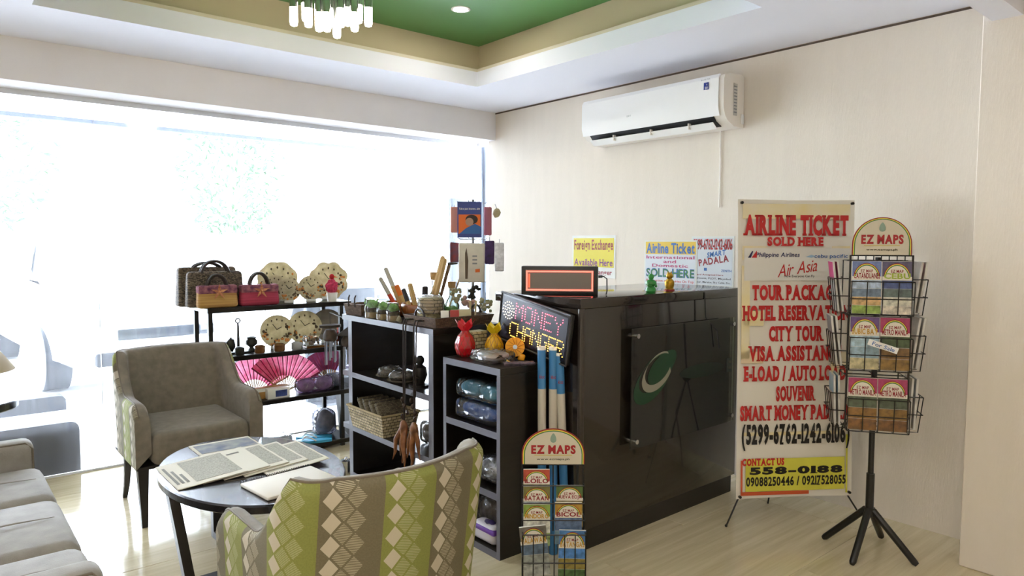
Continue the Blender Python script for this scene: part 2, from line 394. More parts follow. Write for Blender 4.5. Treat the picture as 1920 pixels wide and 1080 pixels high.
t = thing('standing_panel', 'tall blue-grey board standing outside behind the hanging card rack', 'board', (4.0, 5.25, 0))
RB(-.30, .42, -.03, .03, .02, 1.79, .01).build('board', PANEL, t); RB(-.28, .40, -.15, .15, -.006, .02, .005).build('foot', STEEL, t)
t = thing('standing_panel', 'short pale blue-grey board standing outside behind the low window rack', 'board', (2.75, 5.6, 0))
RB(-.30, .35, -.03, .03, .02, .98, .01).build('board', PANEL, t); RB(-.28, .33, -.15, .15, -.006, .02, .005).build('foot', STEEL, t)
struct(B(-14, 18, 19, 19.4, -.006, 6).build('wall_far_outside', mat('white_render_outside', '#eeeeec', .8), smooth=False))
LEAF = mat('pale_green_leaves', '#2f4a2a', .6, var=.4, vscale=3); BARK = mat('grey_bark', '#7c7468', .9)
def tree(name, label, loc, h, r, n, seed, cat='tree'):
    rnd = random.Random(seed); t = thing(name, label, cat, loc)
    MB().tube([(0, 0, -.006), (.03, .02, h*.4), (-.02, .04, h*.75)], [.09*h/4, .07*h/4, .03*h/4], 8).build('trunk', BARK, t)
    s = MB()
    for i in range(n):
        a = rnd.uniform(0, 2*PI); q = rnd.random()**.5*r; z = h*rnd.uniform(.32, 1.0); q *= math.sin(min(1, (z/h-.25)/.75*1.15)*PI)**.6 if z/h > .3 else .5
        M = T(q*math.cos(a), q*math.sin(a), z, rnd.uniform(-1, 1), rnd.uniform(-1, 1), a); l = rnd.uniform(.05, .10)
        s.add([(-l, 0, 0), (0, -l*.4, .02), (l, 0, 0), (0, l*.4, .02)], [(0, 1, 2, 3)], M)
    o = s.build('foliage', LEAF, t, smooth=False); o['kind'] = 'stuff'; return t
tree('leafy_tree', 'pale leafy tree outside at the left edge, beyond the lamp', (.1, 12.2, 0), 4.6, 1.5, 2600, 1)
tree('leafy_tree', 'slim leafy tree outside above the dark woven handbags', (4.2, 12.6, 0), 4.8, .95, 2000, 2)
tree('clipped_shrub', 'low shrub outside to the left of the white car', (-.15, 9.2, 0), 1.1, .5, 900, 3, 'shrub')

# ================================================================== seating
GREYF = mat('taupe_grey_upholstery', '#7b7263', .85, var=.16, vscale=26, bump=.15, bscale=300, sheen=.2)
SOFAF = mat('warm_grey_sofa_velvet', '#8f8a82', .8, var=.14, vscale=18, bump=.15, bscale=260, sheen=.25)
PIPE = mat('dark_taupe_piping', '#6b6152', .7)
WENGE = mat('black_stained_wood', '#17120f', .35, var=.2, vscale=8, stretch=(1, 1, .15))
def harlequin():
    m = bpy.data.materials.new('green_harlequin_fabric'); m.use_nodes = True; N = m.node_tree.nodes; L = m.node_tree.links; b = N['Principled BSDF']
    b.inputs['Roughness'].default_value = .85
    uv = N.new('ShaderNodeUVMap'); sp = N.new('ShaderNodeSeparateXYZ'); L.new(uv.outputs[0], sp.inputs[0])
    def M(op, a, c=None, d=None):
        n = N.new('ShaderNodeMath'); n.operation = op
        for i, q in enumerate((a, c, d)):
            if q is None: continue
            if isinstance(q, (int, float)): n.inputs[i].default_value = q
            else: L.new(q, n.inputs[i])
        return n.outputs[0]
    def mix(f, a, c):
        n = N.new('ShaderNodeMix'); n.data_type = 'RGBA'; L.new(f, n.inputs[0])
        for i, q in ((6, a), (7, c)):
            if isinstance(q, tuple): n.inputs[i].default_value = q
            else: L.new(q, n.inputs[i])
        return n.outputs[2]
    u, v = sp.outputs[0], sp.outputs[1]; P = .31
    s2 = M('FRACT', M('DIVIDE', u, P)); brown = M('LESS_THAN', s2, .52)
    ul = M('MULTIPLY', M('SUBTRACT', s2, M('MULTIPLY', M('SUBTRACT', 1, brown), .52)), P)   # distance from the left edge of this stripe
    nz = N.new('ShaderNodeTexNoise'); nz.inputs['Scale'].default_value = 220; L.new(uv.outputs[0], nz.inputs[0])
    gb = mix(nz.outputs[0], lin('#70753a'), lin('#8a8e48')); bb = mix(nz.outputs[0], lin('#5f5842'), lin('#766e56'))
    base = mix(brown, gb, bb)
    def dia(c, hw, ph, H=.062):
        du = M('ABSOLUTE', M('DIVIDE', M('SUBTRACT', ul, c), hw))
        dv = M('ABSOLUTE', M('MULTIPLY', M('SUBTRACT', M('FRACT', M('ADD', M('DIVIDE', v, H), ph)), .5), 2))
        return M('LESS_THAN', M('ADD', du, dv), .93)
    hatch = M('GREATER_THAN', M('SINE', M('MULTIPLY', M('ADD', v, M('MULTIPLY', u, .25)), 2*PI/.0045)), 0.)
    hc = mix(hatch, base, mix(brown, lin('#a3a377'), lin('#a59d84')))
    c1 = mix(dia(.062, .026, .5), base, hc); c1 = mix(dia(.092, .026, 0.), c1, hc)
    c2 = mix(dia(.032, .026, 0.), c1, lin('#b9b09b'))
    L.new(c2, b.inputs['Base Color'])
    return m
HARL = harlequin()
def armchair(label, loc, rz, ground_pat=True):
    t = thing('armchair', label, 'armchair', loc, rz, 'armchairs at the oval table')
    W, T0 = .305, .07
    # plan path from the right arm front round the back to the left arm front
    half = [(W, -.30+.02*i) for i in range(20)]                      # straight arm to y=.08
    r = .10
    half += [(W-r+r*math.cos(a), .10+r*1.2*math.sin(a)) for a in [PI/2*i/8 for i in range(8)]]
    xe = W-r
    half += [(xe*(1-i/10), .22+.05*(1-(1-i/10)**2)) for i in range(11)]
    path = [Vector(p) for p in half]+[Vector((-x, y)) for x, y in half[-2::-1]]
    n = len(path); acc = [0.]
    for i in range(1, n): acc.append(acc[-1]+(path[i]-path[i-1]).length)
    def hgt(p):
        x, y = p
        if abs(x) > W-.001 or y < .10:
            h = .60
            if y < -.22: h = .60-.055*((-.22-y)/.08)**2
            if y > -.03: h = .60+.20*((y+.03)/.17)**1.8 if y < .14 else .80
            return min(h, .80)
        k = min(1, (y+.03)/.17); return min(.80, .60+.20*k**1.8)
    rows = []; nz = 8; na = 7; ni = 5
    for i, p in enumerate(path):
        d = (path[min(i+1, n-1)]-path[max(i-1, 0)]).normalized(); nrm = Vector((d.y, -d.x))   # outward
        h = hgt(p); bl = max(0, min(1, (p.y+.02)/.2)); sec = []
        R = T0/2; zt = h-R
        for k in range(nz): z = .29+(zt-.29)*k/(nz-1); sec.append((p, z))
        for k in range(1, na+1):
            a = PI*k/(na+1); sec.append((p-nrm*(R-R*math.cos(a)), zt+R*math.sin(a)))
        q = p-nrm*T0
        for k in range(ni): sec.append((q, zt-(zt-.36)*k/(ni-1)))
        rows.append([Vector((a.x*(1+.10*max(0, z-.45)*(1-bl)), a.y+bl*.16*max(0, z-.32), z)) for a, z in sec])
    m = len(rows[0]); ow = nz+3
    V = [v for r_ in rows for v in r_]
    Fo = [(i*m+k, i*m+k+1, (i+1)*m+k+1, (i+1)*m+k) for i in range(n-1) for k in range(ow-1)]
    Fi = [(i*m+k, i*m+k+1, (i+1)*m+k+1, (i+1)*m+k) for i in range(n-1) for k in range(ow-1, m-1)]
    Fi += [tuple(range(m)), tuple((n-1)*m+k for k in range(m))]
    inner = MB().add(V, Fi).build('inner_upholstery', GREYF, t, angle=60)
    me = bpy.data.meshes.new('outer_cover'); me.from_pydata([tuple(v) for v in V], [], Fo)
    uvl = me.uv_layers.new(name='UVMap'); 
    for pl in me.polygons:
        for li in pl.loop_indices:
            vi = me.loops[li].vertex_index; uvl.data[li].uv = (acc[vi//m]+.085, V[vi].z+.02)
    me.polygons.foreach_set('use_smooth', [True]*len(me.polygons))
    o = link('outer_cover', me, HARL, t)
    MB().tube([rows[i][ow-1]+Vector((0, 0, .001)) for i in range(n)], .0035, 6).build('piping', PIPE, t)
    s = MB(); v, f = rb_data(2*W-2*T0-.004, .50, .16, .035, 3); s.add(v, f, T(0, -.063, .375))
    for p in s.v:
        if p.z > .40: p.z += .018*max(0, 1-(p.x/.24)**2)*max(0, 1-((p.y+.06)/.26)**2)
    s.build('seat_cushion', GREYF, t)
    B(-W+.005, W-.005, -.295, .19, .285, .30).build('seat_frame', WENGE, t, smooth=False)
    for sx in (-1, 1):
        q = MB(); a, b = .024, .013; x = sx*(W-.035)
        q.add([(x-a, -.285, .29), (x+a, -.285, .29), (x+a, -.237, .29), (x-a, -.237, .29), (x-b, -.285, 0), (x+b, -.285, 0), (x+b, -.259, 0), (x-b, -.259, 0)],
              [(0, 1, 2, 3), (7, 6, 5, 4), (0, 4, 5, 1), (1, 5, 6, 2), (2, 6, 7, 3), (3, 7, 4, 0)]); q.build('leg', WENGE, t, smooth=False)
        MB().tube([(sx*.25, .16, .285), (sx*.25, .165, .20), (sx*.252, .19, .09), (sx*.255, .235, 0)], [.024, .022, .018, .015], 4).build('leg', WENGE, t, smooth=False)
    return t
armchair('taupe armchair by the window, its seat facing the camera', (1.04, 3.93, 0), 0)
armchair('armchair in the foreground with its green diamond-patterned back to the camera', (.945, 1.825, 0), PI)

t = thing('sofa', 'long warm grey sofa with channelled seat cushions at the left edge', 'sofa', (0, 0, 0))
RB(-.50, .33, 2.12, 3.53, .09, .27, .02).build('base', SOFAF, t)
for i, (a, b) in enumerate(((3.045, 3.52), (2.515, 3.043), (2.13, 2.513))):
    q = MB().rbox(-.32, .355, a, b, .265, .43, .05, 4)
    for p in q.v:
        if p.z > .40:
            k = (p.y-a)/(b-a); p.z += .012*math.sin(PI*max(0, min(1, k)))
    o = q.build('seat_cushion', SOFAF, t)
    c = (a+b)/2
    MB().tube([(-.3, c-.01, .4445), (0, c, .4445), (.2, c+.006, .443), (.31, c+.012, .436)], [.002, .003, .003, .001], 6).build('seam', SOFAF, o)
for a, b in ((3.525, 3.64), (2.01, 2.125)):
    o = RB(-.5, .33, a, b, .09, .535, .035, 4).build('armrest', SOFAF, t)
    MB().tube([(.325, a+.012, .12), (.325, a+.012, .50), (.30, a+.012, .527), (-.45, a+.012, .527)], .004, 6).build('piping', PIPE, o)
RB(-.58, -.33, 2.01, 3.64, .09, .80, .05, 4).build('backrest', SOFAF, t)
for x in (-.5, .27):
    for y in (2.07, 3.57): MB().cyl((x, y, 0), (x, y, .09), .015, .022).build('leg', WENGE, t)

# oval coffee table on two crossed sled frames
TOPW = mat('black_woodgrain_tabletop', '#17151a', .25, var=.35, vscale=30, stretch=(9, .6, 1), bump=.12, bscale=40, coat=.3)
t = thing('coffee_table', 'black oval coffee table with newspapers between the two armchairs', 'table', (1.01, 2.865, 0))
q = MB(); pr_ = [(.98, .415), (1.0, .420), (1.0, .444), (.985, .45), (1e-6, .45)]; pr_ = [(1e-6, .415)]+pr_
q.lathe(pr_, 64, None, .342, .502); q.build('tabletop', TOPW, t, angle=30)
for k, (hx, hy) in enumerate(((.31, 0), (0, .46))):
    for s_ in (-1, 1):
        x0, y0 = hx*s_, hy*s_; x1, y1 = x0*.80, y0*1.0; a = .024 
        dx, dy = (.018, .026) if hx else (.026, .018)
        MB().add([(x0-dx, y0-dy, .414), (x0+dx, y0-dy, .414), (x0+dx, y0+dy, .414), (x0-dx, y0+dy, .414), (x1-dx, y1-dy, 0), (x1+dx, y1-dy, 0), (x1+dx, y1+dy, 0), (x1-dx, y1+dy, 0)],
                 [(0, 1, 2, 3), (7, 6, 5, 4), (0, 4, 5, 1), (1, 5, 6, 2), (2, 6, 7, 3), (3, 7, 4, 0)]).build('leg', WENGE, t, smooth=False)
    if hx: B(-.23, .23, -.026, .026, 0, .035).build('floor_bar', WENGE, t, smooth=False)
    else: B(-.026, .026, -.44, .44, .001, .034).build('floor_bar', WENGE, t, smooth=False)
# newspapers and notebook on the table (table top z = .45)
def newsprint(name, sc):
    m = mat(name, '#b9b4a4', .8, var=.5, vscale=sc, col2='#8b887c'); return m
NP = mat('newsprint_page', '#d8d2c2', .85); NPI = newsprint('newsprint_photo', 150); NPT = newsprint('newsprint_columns', 160); NPB = mat('faded_blue_print', '#6d7488', .8, var=.5, vscale=14, col2='#a9a89f')
def newspaper(label, x1, y, w, l, photo=NPI, sheets=2, tilt=0, left=0.):
    """x1 = right edge; lies with its left edge on the table, the rest propped on the next paper"""
    a = math.radians(tilt); t = thing('newspaper', label, 'newspaper', (x1-w*math.cos(a), y, .4507), 0, 'newspapers on the oval table', 0, -a); th = .0018
    for i in range(sheets):
        q = MB(); n = 12; V = []
        for k in range(n+1):
            yy = -l/2+l*k/n; c = .0008*math.sin(k*1.3+i)
            z0_ = i*th*1.08+(c if 0 < k < n else 0)
            V += [(.002*i, yy, z0_), (w-.003*i, yy, z0_), (w-.003*i, yy, z0_+th), (.002*i, yy, z0_+th)]
        F = [(k*4+j, k*4+(j+1) % 4, k*4+4+(j+1) % 4, k*4+4+j) for k in range(n) for j in range(4)]+[(0, 1, 2, 3), (n*4, n*4+1, n*4+2, n*4+3)]
        q.add(V, F).build('page', NP, t)
    MB().tube([(.004, -l/2-.0005, sheets*th*.5), (w-.004, -l/2-.0005, sheets*th*.5)], sheets*th*.55, 8).build('folded_edge', NP, t)
    zt = sheets*th*1.08+.0008
    if photo: B(left+.012, w-.012, -l/2+.03, l/2-.025, zt, zt+.0005).build('photo_print', photo, t, smooth=False)
    if left:
        for k in range(3): B(.012+.018*k, .022+.018*k, -l/2+.05, l/2-.05-.06*k, zt, zt+.0005).build('headline_bar', mat('faint_headline_ink', '#77736a', .8), t, smooth=False)
    return t
newspaper('newspaper with a faint headline strip, furthest left and topmost in the fanned row', .955, 2.915, .262, .335, NPI, 2, 4.2, .065)
o = newspaper('newspaper with a mostly blank cream page, second in the fanned row', 1.048, 2.925, .262, .335, None, 2, 4.2)
B(.165, .225, .09, .105, .0050, .0054).build('headline_bar', mat('faint_headline_ink', '#77736a', .8), o, smooth=False)
newspaper('newspaper with grey map print, third in the fanned row', 1.125, 2.92, .262, .335, NPI, 2, 4.2)
newspaper('newspaper with grey map print, fourth in the fanned row', 1.20, 2.905, .262, .335, NPI, 2, 4.2)
newspaper('newspaper with grey map print, furthest right and lowest in the fanned row', 1.275, 2.86, .262, .335, NPI, 2, 4.2)
newspaper('faded blue-grey newspaper lying apart near the far armchair', 1.155, 3.215, .27, .195, NPB, 2, 0)
t = thing('spiral_notebook', 'cream spiral-bound notebook lying on the coffee table', 'notebook', (1.045, 2.565, .4505), math.radians(6))
q = RB(-.15, .15, -.125, .095, 0, .014, .006, 2); q.build('cover', mat('cream_notebook_cover', '#dcd4c6', .6), t)
q = MB()
for i in range(28):
    x = -.14+.28*i/27; q.tube([(x, .098+.009*math.cos(a), .010+.009*math.sin(a)) for a in [2*PI*j/8 for j in range(8)]], .0013, 5, True)
q.build('spiral_binding', BLKM, t)

# side table and lamp at the left edge
t = thing('side_table', 'round dark side table under the lamp at the left edge', 'table', (.13, 4.17, 0))
MB().lathe([(1e-6, .575), (.20, .575), (.205, .58), (.205, .61), (.20, .615), (1e-6, .615)], 40).build('tabletop', TOPW, t)
MB().cyl((0, 0, .03), (0, 0, .575), .02).build('column', WENGE, t)
MB().lathe([(.15, 0), (.15, .02), (.03, .03)], 32).build('foot', WENGE, t)
t = thing('table_lamp', 'lamp with cream fabric shade on the side table at the left edge', 'lamp', (.10, 4.17, .616))
MB().lathe([(.07, 0), (.075, .015), (.04, .03), (.05, .06), (.03, .10), (.012, .13), (.012, .16)], 24).build('base', mat('cream_ceramic', '#d9cdb8', .3), t)
MB().lathe([(.225, .145), (.228, .146), (.13, .29), (.127, .29), (.225, .147)], 40).build('shade', glowthrough(mat('cream_lampshade_fabric', '#d6c7ab', .8), .35), t)
MB().lathe([(.012, .12), (.012, .17), (.03, .18), (.035, .22), (.02, .25), (1e-6, .26)], 16).build('bulb', WHITEPL, t)

# ================================================================== counter, air conditioner, lamps
GLOSSB = mat('gloss_dark_brown_laminate', '#191310', .12, var=.15, vscale=3, coat=.4)
t = thing('reception_counter', 'tall glossy dark brown reception counter with a glass logo panel', 'counter', (2.15, 2.083, 0))
CW = 1.25
RB(0, CW, .012, .55, .10, 1.095, .004).build('body', GLOSSB, t)
B(.02, CW-.01, .03, .53, 0, .0995).build('plinth', BLACKW, t, smooth=False)
RB(-.012, CW+.008, -.012, .57, 1.0955, 1.14, .004).build('top_slab', GLOSSB, t)
RB(-.006, .022, -.006, .011, .10, 1.095, .003).build('corner_strip', mat('dark_bronze_strip', '#4a4540', .3, .5), t)
gp = RB(.309, 1.158, -.030, -.022, .425, .988, .002, 1).build('glass_panel', clear('smoked_sign_glass', '#c9cdc2', gloss=.12, diff=.035), t)
for x in (.34, 1.127):
    for z in (.46, .953):
        MB().cyl((x, .0115, z), (x, -.042, z), .011, n=16).build('standoff', CHROME, gp)
GLOGO = mat('dark_green_logo_film', '#0e3a22', .35); WLOGO = mat('pale_logo_film', '#8d8a78', .5)
def crescent(cx, cz, a, b, rot, off, k, t0=.15*PI, t1=1.75*PI):
    out = []; inn = []
    for i in range(31):
        s = t0+(t1-t0)*i/30; out.append((a*math.cos(s), b*math.sin(s))); inn.append((off[0]+a*k*math.cos(s), off[1]+b*k*math.sin(s)))
    R = [(cx+x*math.cos(rot)-z*math.sin(rot), cz+x*math.sin(rot)+z*math.cos(rot)) for x, z in out+inn[::-1]]
    q = MB(); n = 31
    V = [(x, 0, z) for x, z in R]; q.add(V, [(i, i+1, 2*n-2-i, 2*n-1-i) for i in range(n-1)]); return q
o = crescent(.46, .735, .155, .085, math.radians(32), (.025, .022), .80).build('logo_swoosh', GLOGO, gp, T(0, -.0312, 0), smooth=False)
crescent(.495, .765, .125, .075, math.radians(28), (.016, .016), .86).build('logo_crescent', WLOGO, gp, T(0, -.0316, 0), smooth=False)
leaf = [(.135*math.cos(a)*(1 if math.cos(a) > 0 else .8), .058*math.sin(a)) for a in [2*PI*i/24 for i in range(24)]]
rr = math.radians(30)
MB().add([(.52+x*math.cos(rr)-z*math.sin(rr), 0, .782+x*math.sin(rr)+z*math.cos(rr)) for x, z in leaf], [tuple(range(24))]).build('logo_leaf', GLOGO, gp, T(0, -.0314, 0), smooth=False)
# the word to the right of the swoosh is only a blurred dark green band with a last E
GDIM = mat('dim_green_letter_film', '#14241a', .4)
MB().prism([(.86+.19*math.cos(a), .735+.035*math.sin(a)) for a in [2*PI*i/20 for i in range(20)]], -.0315, -.0308).build('logo_word_band', GDIM, gp); letter(gp, 'E', 1.10, .735, .05, .075, GDIM, -.0315, .03)
MB().tube([(CW-.36, -.013, 1.13), (CW-.35, -.016, 1.0), (CW-.29, -.046, .93), (CW-.27, -.047, .84)], .003, 6).build('hanging_cord', BLKM, t)

ACW = mat('gloss_white_ac_plastic', '#fafaf8', .18, coat=.3); ACS = mat('cream_ac_plastic', '#efe9df', .35)
t = thing('air_conditioner', 'white wall-mounted split air conditioner high on the cream wall', 'air conditioner', (3.648, 2.785, 2.045), -PI/2)
AW = .545
prof = [(0, .0), (0, .29), (-.03, .298), (-.145, .290), (-.195, .275), (-.205, .25), (-.205, .10), (-.19, .055), (-.165, .028), (-.10, .0)]
MB().prism(prof, -AW, AW-.005, 'x').build('casing', ACS, t, angle=25)
fr = [(-.196, .285), (-.212, .262), (-.214, .10), (-.198, .052), (-.192, .055), (-.2055, .10), (-.2055, .26), (-.19, .28)]
MB().prism(fr, -AW-.002, AW-.035, 'x').build('front_panel', ACW, t, angle=30)
MB().prism([(-.1965, .056), (-.168, .0255), (-.115, .0035), (-.11, .01), (-.165, .035), (-.19, .06)], -AW+.055, AW-.075, 'x').build('air_slot', mat('dark_air_slot', '#15181a', .6), t, smooth=False)
q = MB(); q.prism([(-.187, .034), (-.191, .030), (-.150, -.001), (-.146, .003)], -AW+.06, AW-.08, 'x'); 
q = MB().add(q.v, q.f, T(0, -.004, -.012)); q.build('louvre', ACW, t, angle=25)
for x in (-.28, .02, .30): RB(x-.004, x+.004, -.197, -.172, .0, .035, .002).build('louvre_arm', ACS, t)
RB(AW-.130, AW-.098, -.2165, -.2145, .205, .245, .0005, 1).build('blue_sticker', mat('blue_sticker', '#26398f', .4), t)
letter(t, '20', AW-.112, .215, .020, .014, WHITEP, -.2175, .02); letter(t, '%', AW-.108, .232, .007, .008, WHITEP, -.2175, .02)
letter(t, 'INVERTER', AW-.118, .262, .06, .008, GREYP, -.2148, 0); letter(t, 'EZY', -.135, .135, .034, .010, GREYP, -.2150, 0)
o = B(AW-.0045, AW-.004, -.11, -.07, .06, .24).build('rating_label', mat('grey_label', '#c9c7c0', .6), t, smooth=False)
for i in range(9): B(AW-.0035, AW-.003, -.105, -.075, .075+.018*i, .082+.018*i).build('label_line', GREYP, o, smooth=False)
RB(AW-.004, AW, -.03, -.003, .02, .075, .001).build('pipe_cover', ACW, t)
MB().tube([(AW-.15, -.006, .0), (AW-.15, -.006, -.20), (AW-.15, -.006, -.45)], .004, 6).build('drain_line', ACS, t)

t = thing('wall_switch', 'white wall switch plate beside the spinner stand header', 'switch', (3.6492, 1.352, 1.325), -PI/2)
RB(-.022, .022, -.009, 0, 0, .075, .003).build('plate', WHITEPL, t); RB(-.010, .010, -.013, -.0092, .022, .053, .002).build('rocker', WHITEPL, t)

# chandelier: a bunch of steel tubes with glowing frosted ends
GLOW = mat('glowing_frosted_glass', (1, .91, .78), .4, emit=13)
t = thing('chandelier', 'cluster chandelier of steel tubes with glowing white ends', 'chandelier', (1.46, 2.99, Z2-.0005))
MB().lathe([(.16, -.03), (.16, 0)], 40).build('ceiling_plate', CHROME, t)
for i, (dx, dy, zb) in enumerate(((-.175, 0, .39), (-.135, .05, .355), (-.10, -.03, .405), (-.055, -.02, .42), (-.012, -.05, .43), (.015, .02, .438), (.045, -.03, .405), (.05, .08, .365), (.105, -.02, .42), (.165, -.01, .395), (-.03, .11, .36), (.10, .09, .35))):
    x = dx*rt.x+dy*fw.x; y = dx*rt.y+dy*fw.y; r = .0185
    o = MB().cyl((x, y, -.03), (x, y, -zb+.085), r, n=16).build('tube', CHROME, t)
    MB().lathe([(r*.98, -zb+.0845), (r*.98, -zb+.02), (r*.8, -zb+.006), (1e-6, -zb)], 16, T(x, y, 0)).build('glowing_end', GLOW, o)
def downlight(loc, label, power, col, r=.045):
    t = thing('recessed_downlight', label, 'ceiling light', loc, 0, 'recessed downlights')
    MB().lathe([(r+.012, -.004), (r+.012, -.0005), (r, -.0005), (r, -.004)], 32).build('trim_ring', WHITEPL, t)
    MB().lathe([(1e-6, -.0062), (r-.002, -.006), (r-.004, -.0015), (1e-6, -.0012)], 24).build('lamp_disc', mat('lit_lamp_disc', (1, .93, .82), .4, emit=9), t)
    l = area('downlight_beam', (0, 0, -.012), (0, 0, 0), r*1.8, 0, power, col, 'DISK'); l.parent = t
    return t
downlight((2.46, 3.377, Z2-.0005), 'recessed downlight in the green ceiling recess beside the chandelier', 2.5, (1, .93, .85))
for i, (x, y) in enumerate(((.9, .9), (-.6, 1.2), (-.9, 3.0), (1.0, -1.0))):  # unseen downlights added in the white ceiling to brighten the room
    downlight((x, y, ZC-.0005), 'added fill downlight in the white ceiling '+('over the foreground armchair', 'left of the camera', 'over the sofa side', 'behind the camera')[i], 2.5, (1, .90, .78))
# unseen light panels added behind the camera to fill the room
for i, (x, y) in enumerate(((-.5, -.6), (-1.7, .7))):
    t = thing('fill_light_panel', 'square fill light panel added on the ceiling behind the camera', 'ceiling light', (x, y, ZC-.0005), 0, 'added fill panels behind the camera')
    RB(-.62, .62, -.62, .62, -.03, 0, .004).build('frame', WHITEPL, t); B(-.59, .59, -.59, .59, -.034, -.0305).build('diffuser', mat('fill_diffuser', (1, .9, .76), .6, emit=.8), t, smooth=False)
    l = area('fill_panel_light', (0, 0, -.036), (0, 0, 0), 1.15, 1.15, 11, (1, .95, .88)); l.parent = t

# ================================================================== shelving
def shelf_unit(name, label, x0, x1, y0, y1, H, levels, ext=0, back=False, pt=.042):
    t = thing(name, label, 'shelf', (0, 0, 0))
    for a, b in ((y0, y0+pt), (y1-pt, y1)):
        o = B(x0+.003, x1, a, b, 0, H-.0305).build('side_panel', BLACKW, t, smooth=False)
        B(x0, x0+.0028, a, b, 0, H-.0305).build('edge_band', EDGE, o, smooth=False)
    for k, z in enumerate(levels):
        top = abs(z-H) < .001
        a, b = (y0, y1+ext) if top else (y0+pt+.0005, y1-pt-.0005)
        o = B(x0+.003, x1, a, b, z-.03, z).build('shelf_board', BLACKW, t, smooth=False)
        B(x0, x0+.0028, a, b, z-.03, z).build('edge_band', EDGE, o, smooth=False)
        if ext and not top and k > 0: 
            o = B(x0+.003, x1, y1+.0005, y1+ext, z-.03, z).build('shelf_board', BLACKW, t, smooth=False)
            B(x0, x0+.0028, y1+.0005, y1+ext, z-.03, z).build('edge_band', EDGE, o, smooth=False)
    if back: B(x1-.012, x1-.0005, y0+pt+.001, y1-pt-.001, .031, H-.031).build('back_panel', BLACKW, t, smooth=False)
    return t
shelf_unit('tall_display_shelf', 'tall open black display shelf with woven baskets and souvenirs', 1.88, 2.31, 2.815, 3.70, .957, (.035, .312, .627, .957), .075)
shelf_unit('low_display_shelf', 'lower black display shelf beside the counter holding blue packets', 1.86, 2.10, 2.275, 2.70, .840, (.03, .29, .56, .840), 0, True, .022)
t = thing('window_display_rack', 'low black metal rack of souvenirs along the shop window', 'rack', (0, 0, 0))
RX0, RX1, RY0, RY1 = 1.28, 2.15, 4.30, 4.60; LV = (.05, .385, .685, .985)
for x in (RX0, RX1-.025):
    for y in (RY0, RY1-.025): B(x, x+.025, y, y+.025, 0, .9545).build('post', BLKM, t, smooth=False)
for z in LV: RB(RX0-.005, RX1+.06, RY0-.006, RY1+.005, z-.03, z, .003, 1).build('shelf_board', BLACKW, t)

# ---------------- souvenirs on the window rack
WEAVED = weave('dark_woven_leather', '#2b241f', '#85745f', 90); WEAVEN = weave('natural_woven_straw', '#d6c7a2', '#ab9a74', 30); WEAVEB = weave('brown_woven_rattan', '#5a4434', '#7a614c', 70); WEAVEP = weave('dark_woven_pandan', '#58503f', '#8d8268', 75)
LEATH = mat('dark_brown_leather', '#2a211d', .4)
def handbag(label, x, y, z, w, d, h, m, rz=0, strap=None, band=None, bow=None, hh=.10, base=None):
    t = thing('handbag', label, 'handbag', (x, y, z), rz, 'handbags on the window rack')
    q = MB().rbox(-w/2, w/2, -d/2, d/2, 0, h, .02, 3)
    for p in q.v:
        k = p.z/h; p.y *= 1-.45*k*k; p.x *= 1-.06*k
    q.build('body', m, t)
    for s_ in (-1, 1):
        pts = [(w*.24*math.cos(a), s_*d*.18, h*.9+hh*math.sin(a)) for a in [PI*i/12 for i in range(13)]]
        MB().tube(pts, .009, 8).build('handle', strap or LEATH, t)
    if band: 
        q = MB().rbox(-w/2*.97, w/2*.97, -d/2*.86, d/2*.86, h*.62, h*1.01, .012, 2); q.build('fabric_band', band, t)
    if bow:
        q = MB()
        for a in range(5):
            A = 2*PI*a/5+.3; q.add([(0, 0, 0), (.018*math.cos(A-.5), -.006, .018*math.sin(A-.5)), (.052*math.cos(A), -.012, .052*math.sin(A)), (.018*math.cos(A+.5), -.006, .018*math.sin(A+.5))], [(0, 1, 2, 3)])
        q = q.build('bow', bow, t, T(0, -d/2-.004, h*.72)); MB().ell((0, -.006, 0), .008).build('knot', bow, q)
    return t
z0 = LV[3]+.0005
FLOR = mat('pink_floral_fabric', '#a86a72', .8, var=.7, vscale=40, col2='#5a2c4a'); FLOR2 = mat('peach_floral_ribbon', '#d79a6c', .7, var=.4, vscale=50, col2='#a4593f')
handbag('large dark woven handbag with leather edging at the back of the rack', 1.345, 4.53, z0, .36, .11, .24, WEAVED, 0, hh=.05)
handbag('dark woven handbag with pale piping in front of the larger dark one', 1.36, 4.425, z0, .34, .085, .215, WEAVED, 0, hh=.085)
STRIPY = mat('straw_striped_weave', '#c9a45c', .75, var=.3, vscale=14, stretch=(.2, .2, 6), col2='#94653a'); STRIPP = mat('pink_striped_weave', '#c0405a', .75, var=.3, vscale=14, stretch=(.2, .2, 6), col2='#7c2238')
handbag('small yellow straw handbag with floral band and orange bow', 1.343, 4.335, z0, .235, .075, .135, STRIPY, 0, None, FLOR, FLOR2, .075)
handbag('small pink striped handbag with peach flower bow', 1.60, 4.345, z0, .245, .075, .13, STRIPP, 0, None, FLOR, FLOR2, .085)
SHELLC = mat('translucent_capiz_shell', '#d9d0b4', .3, var=.25, vscale=20, col2='#a89c7a'); SHELLD = mat('dark_shell_bits', '#4b3a28', .5); SHELLO = mat('orange_shell_bits', '#c9803c', .5); SHELLG = mat('dim_capiz_shell', '#6c665a', .4, var=.3, vscale=16)
glowthrough(SHELLC, .45)
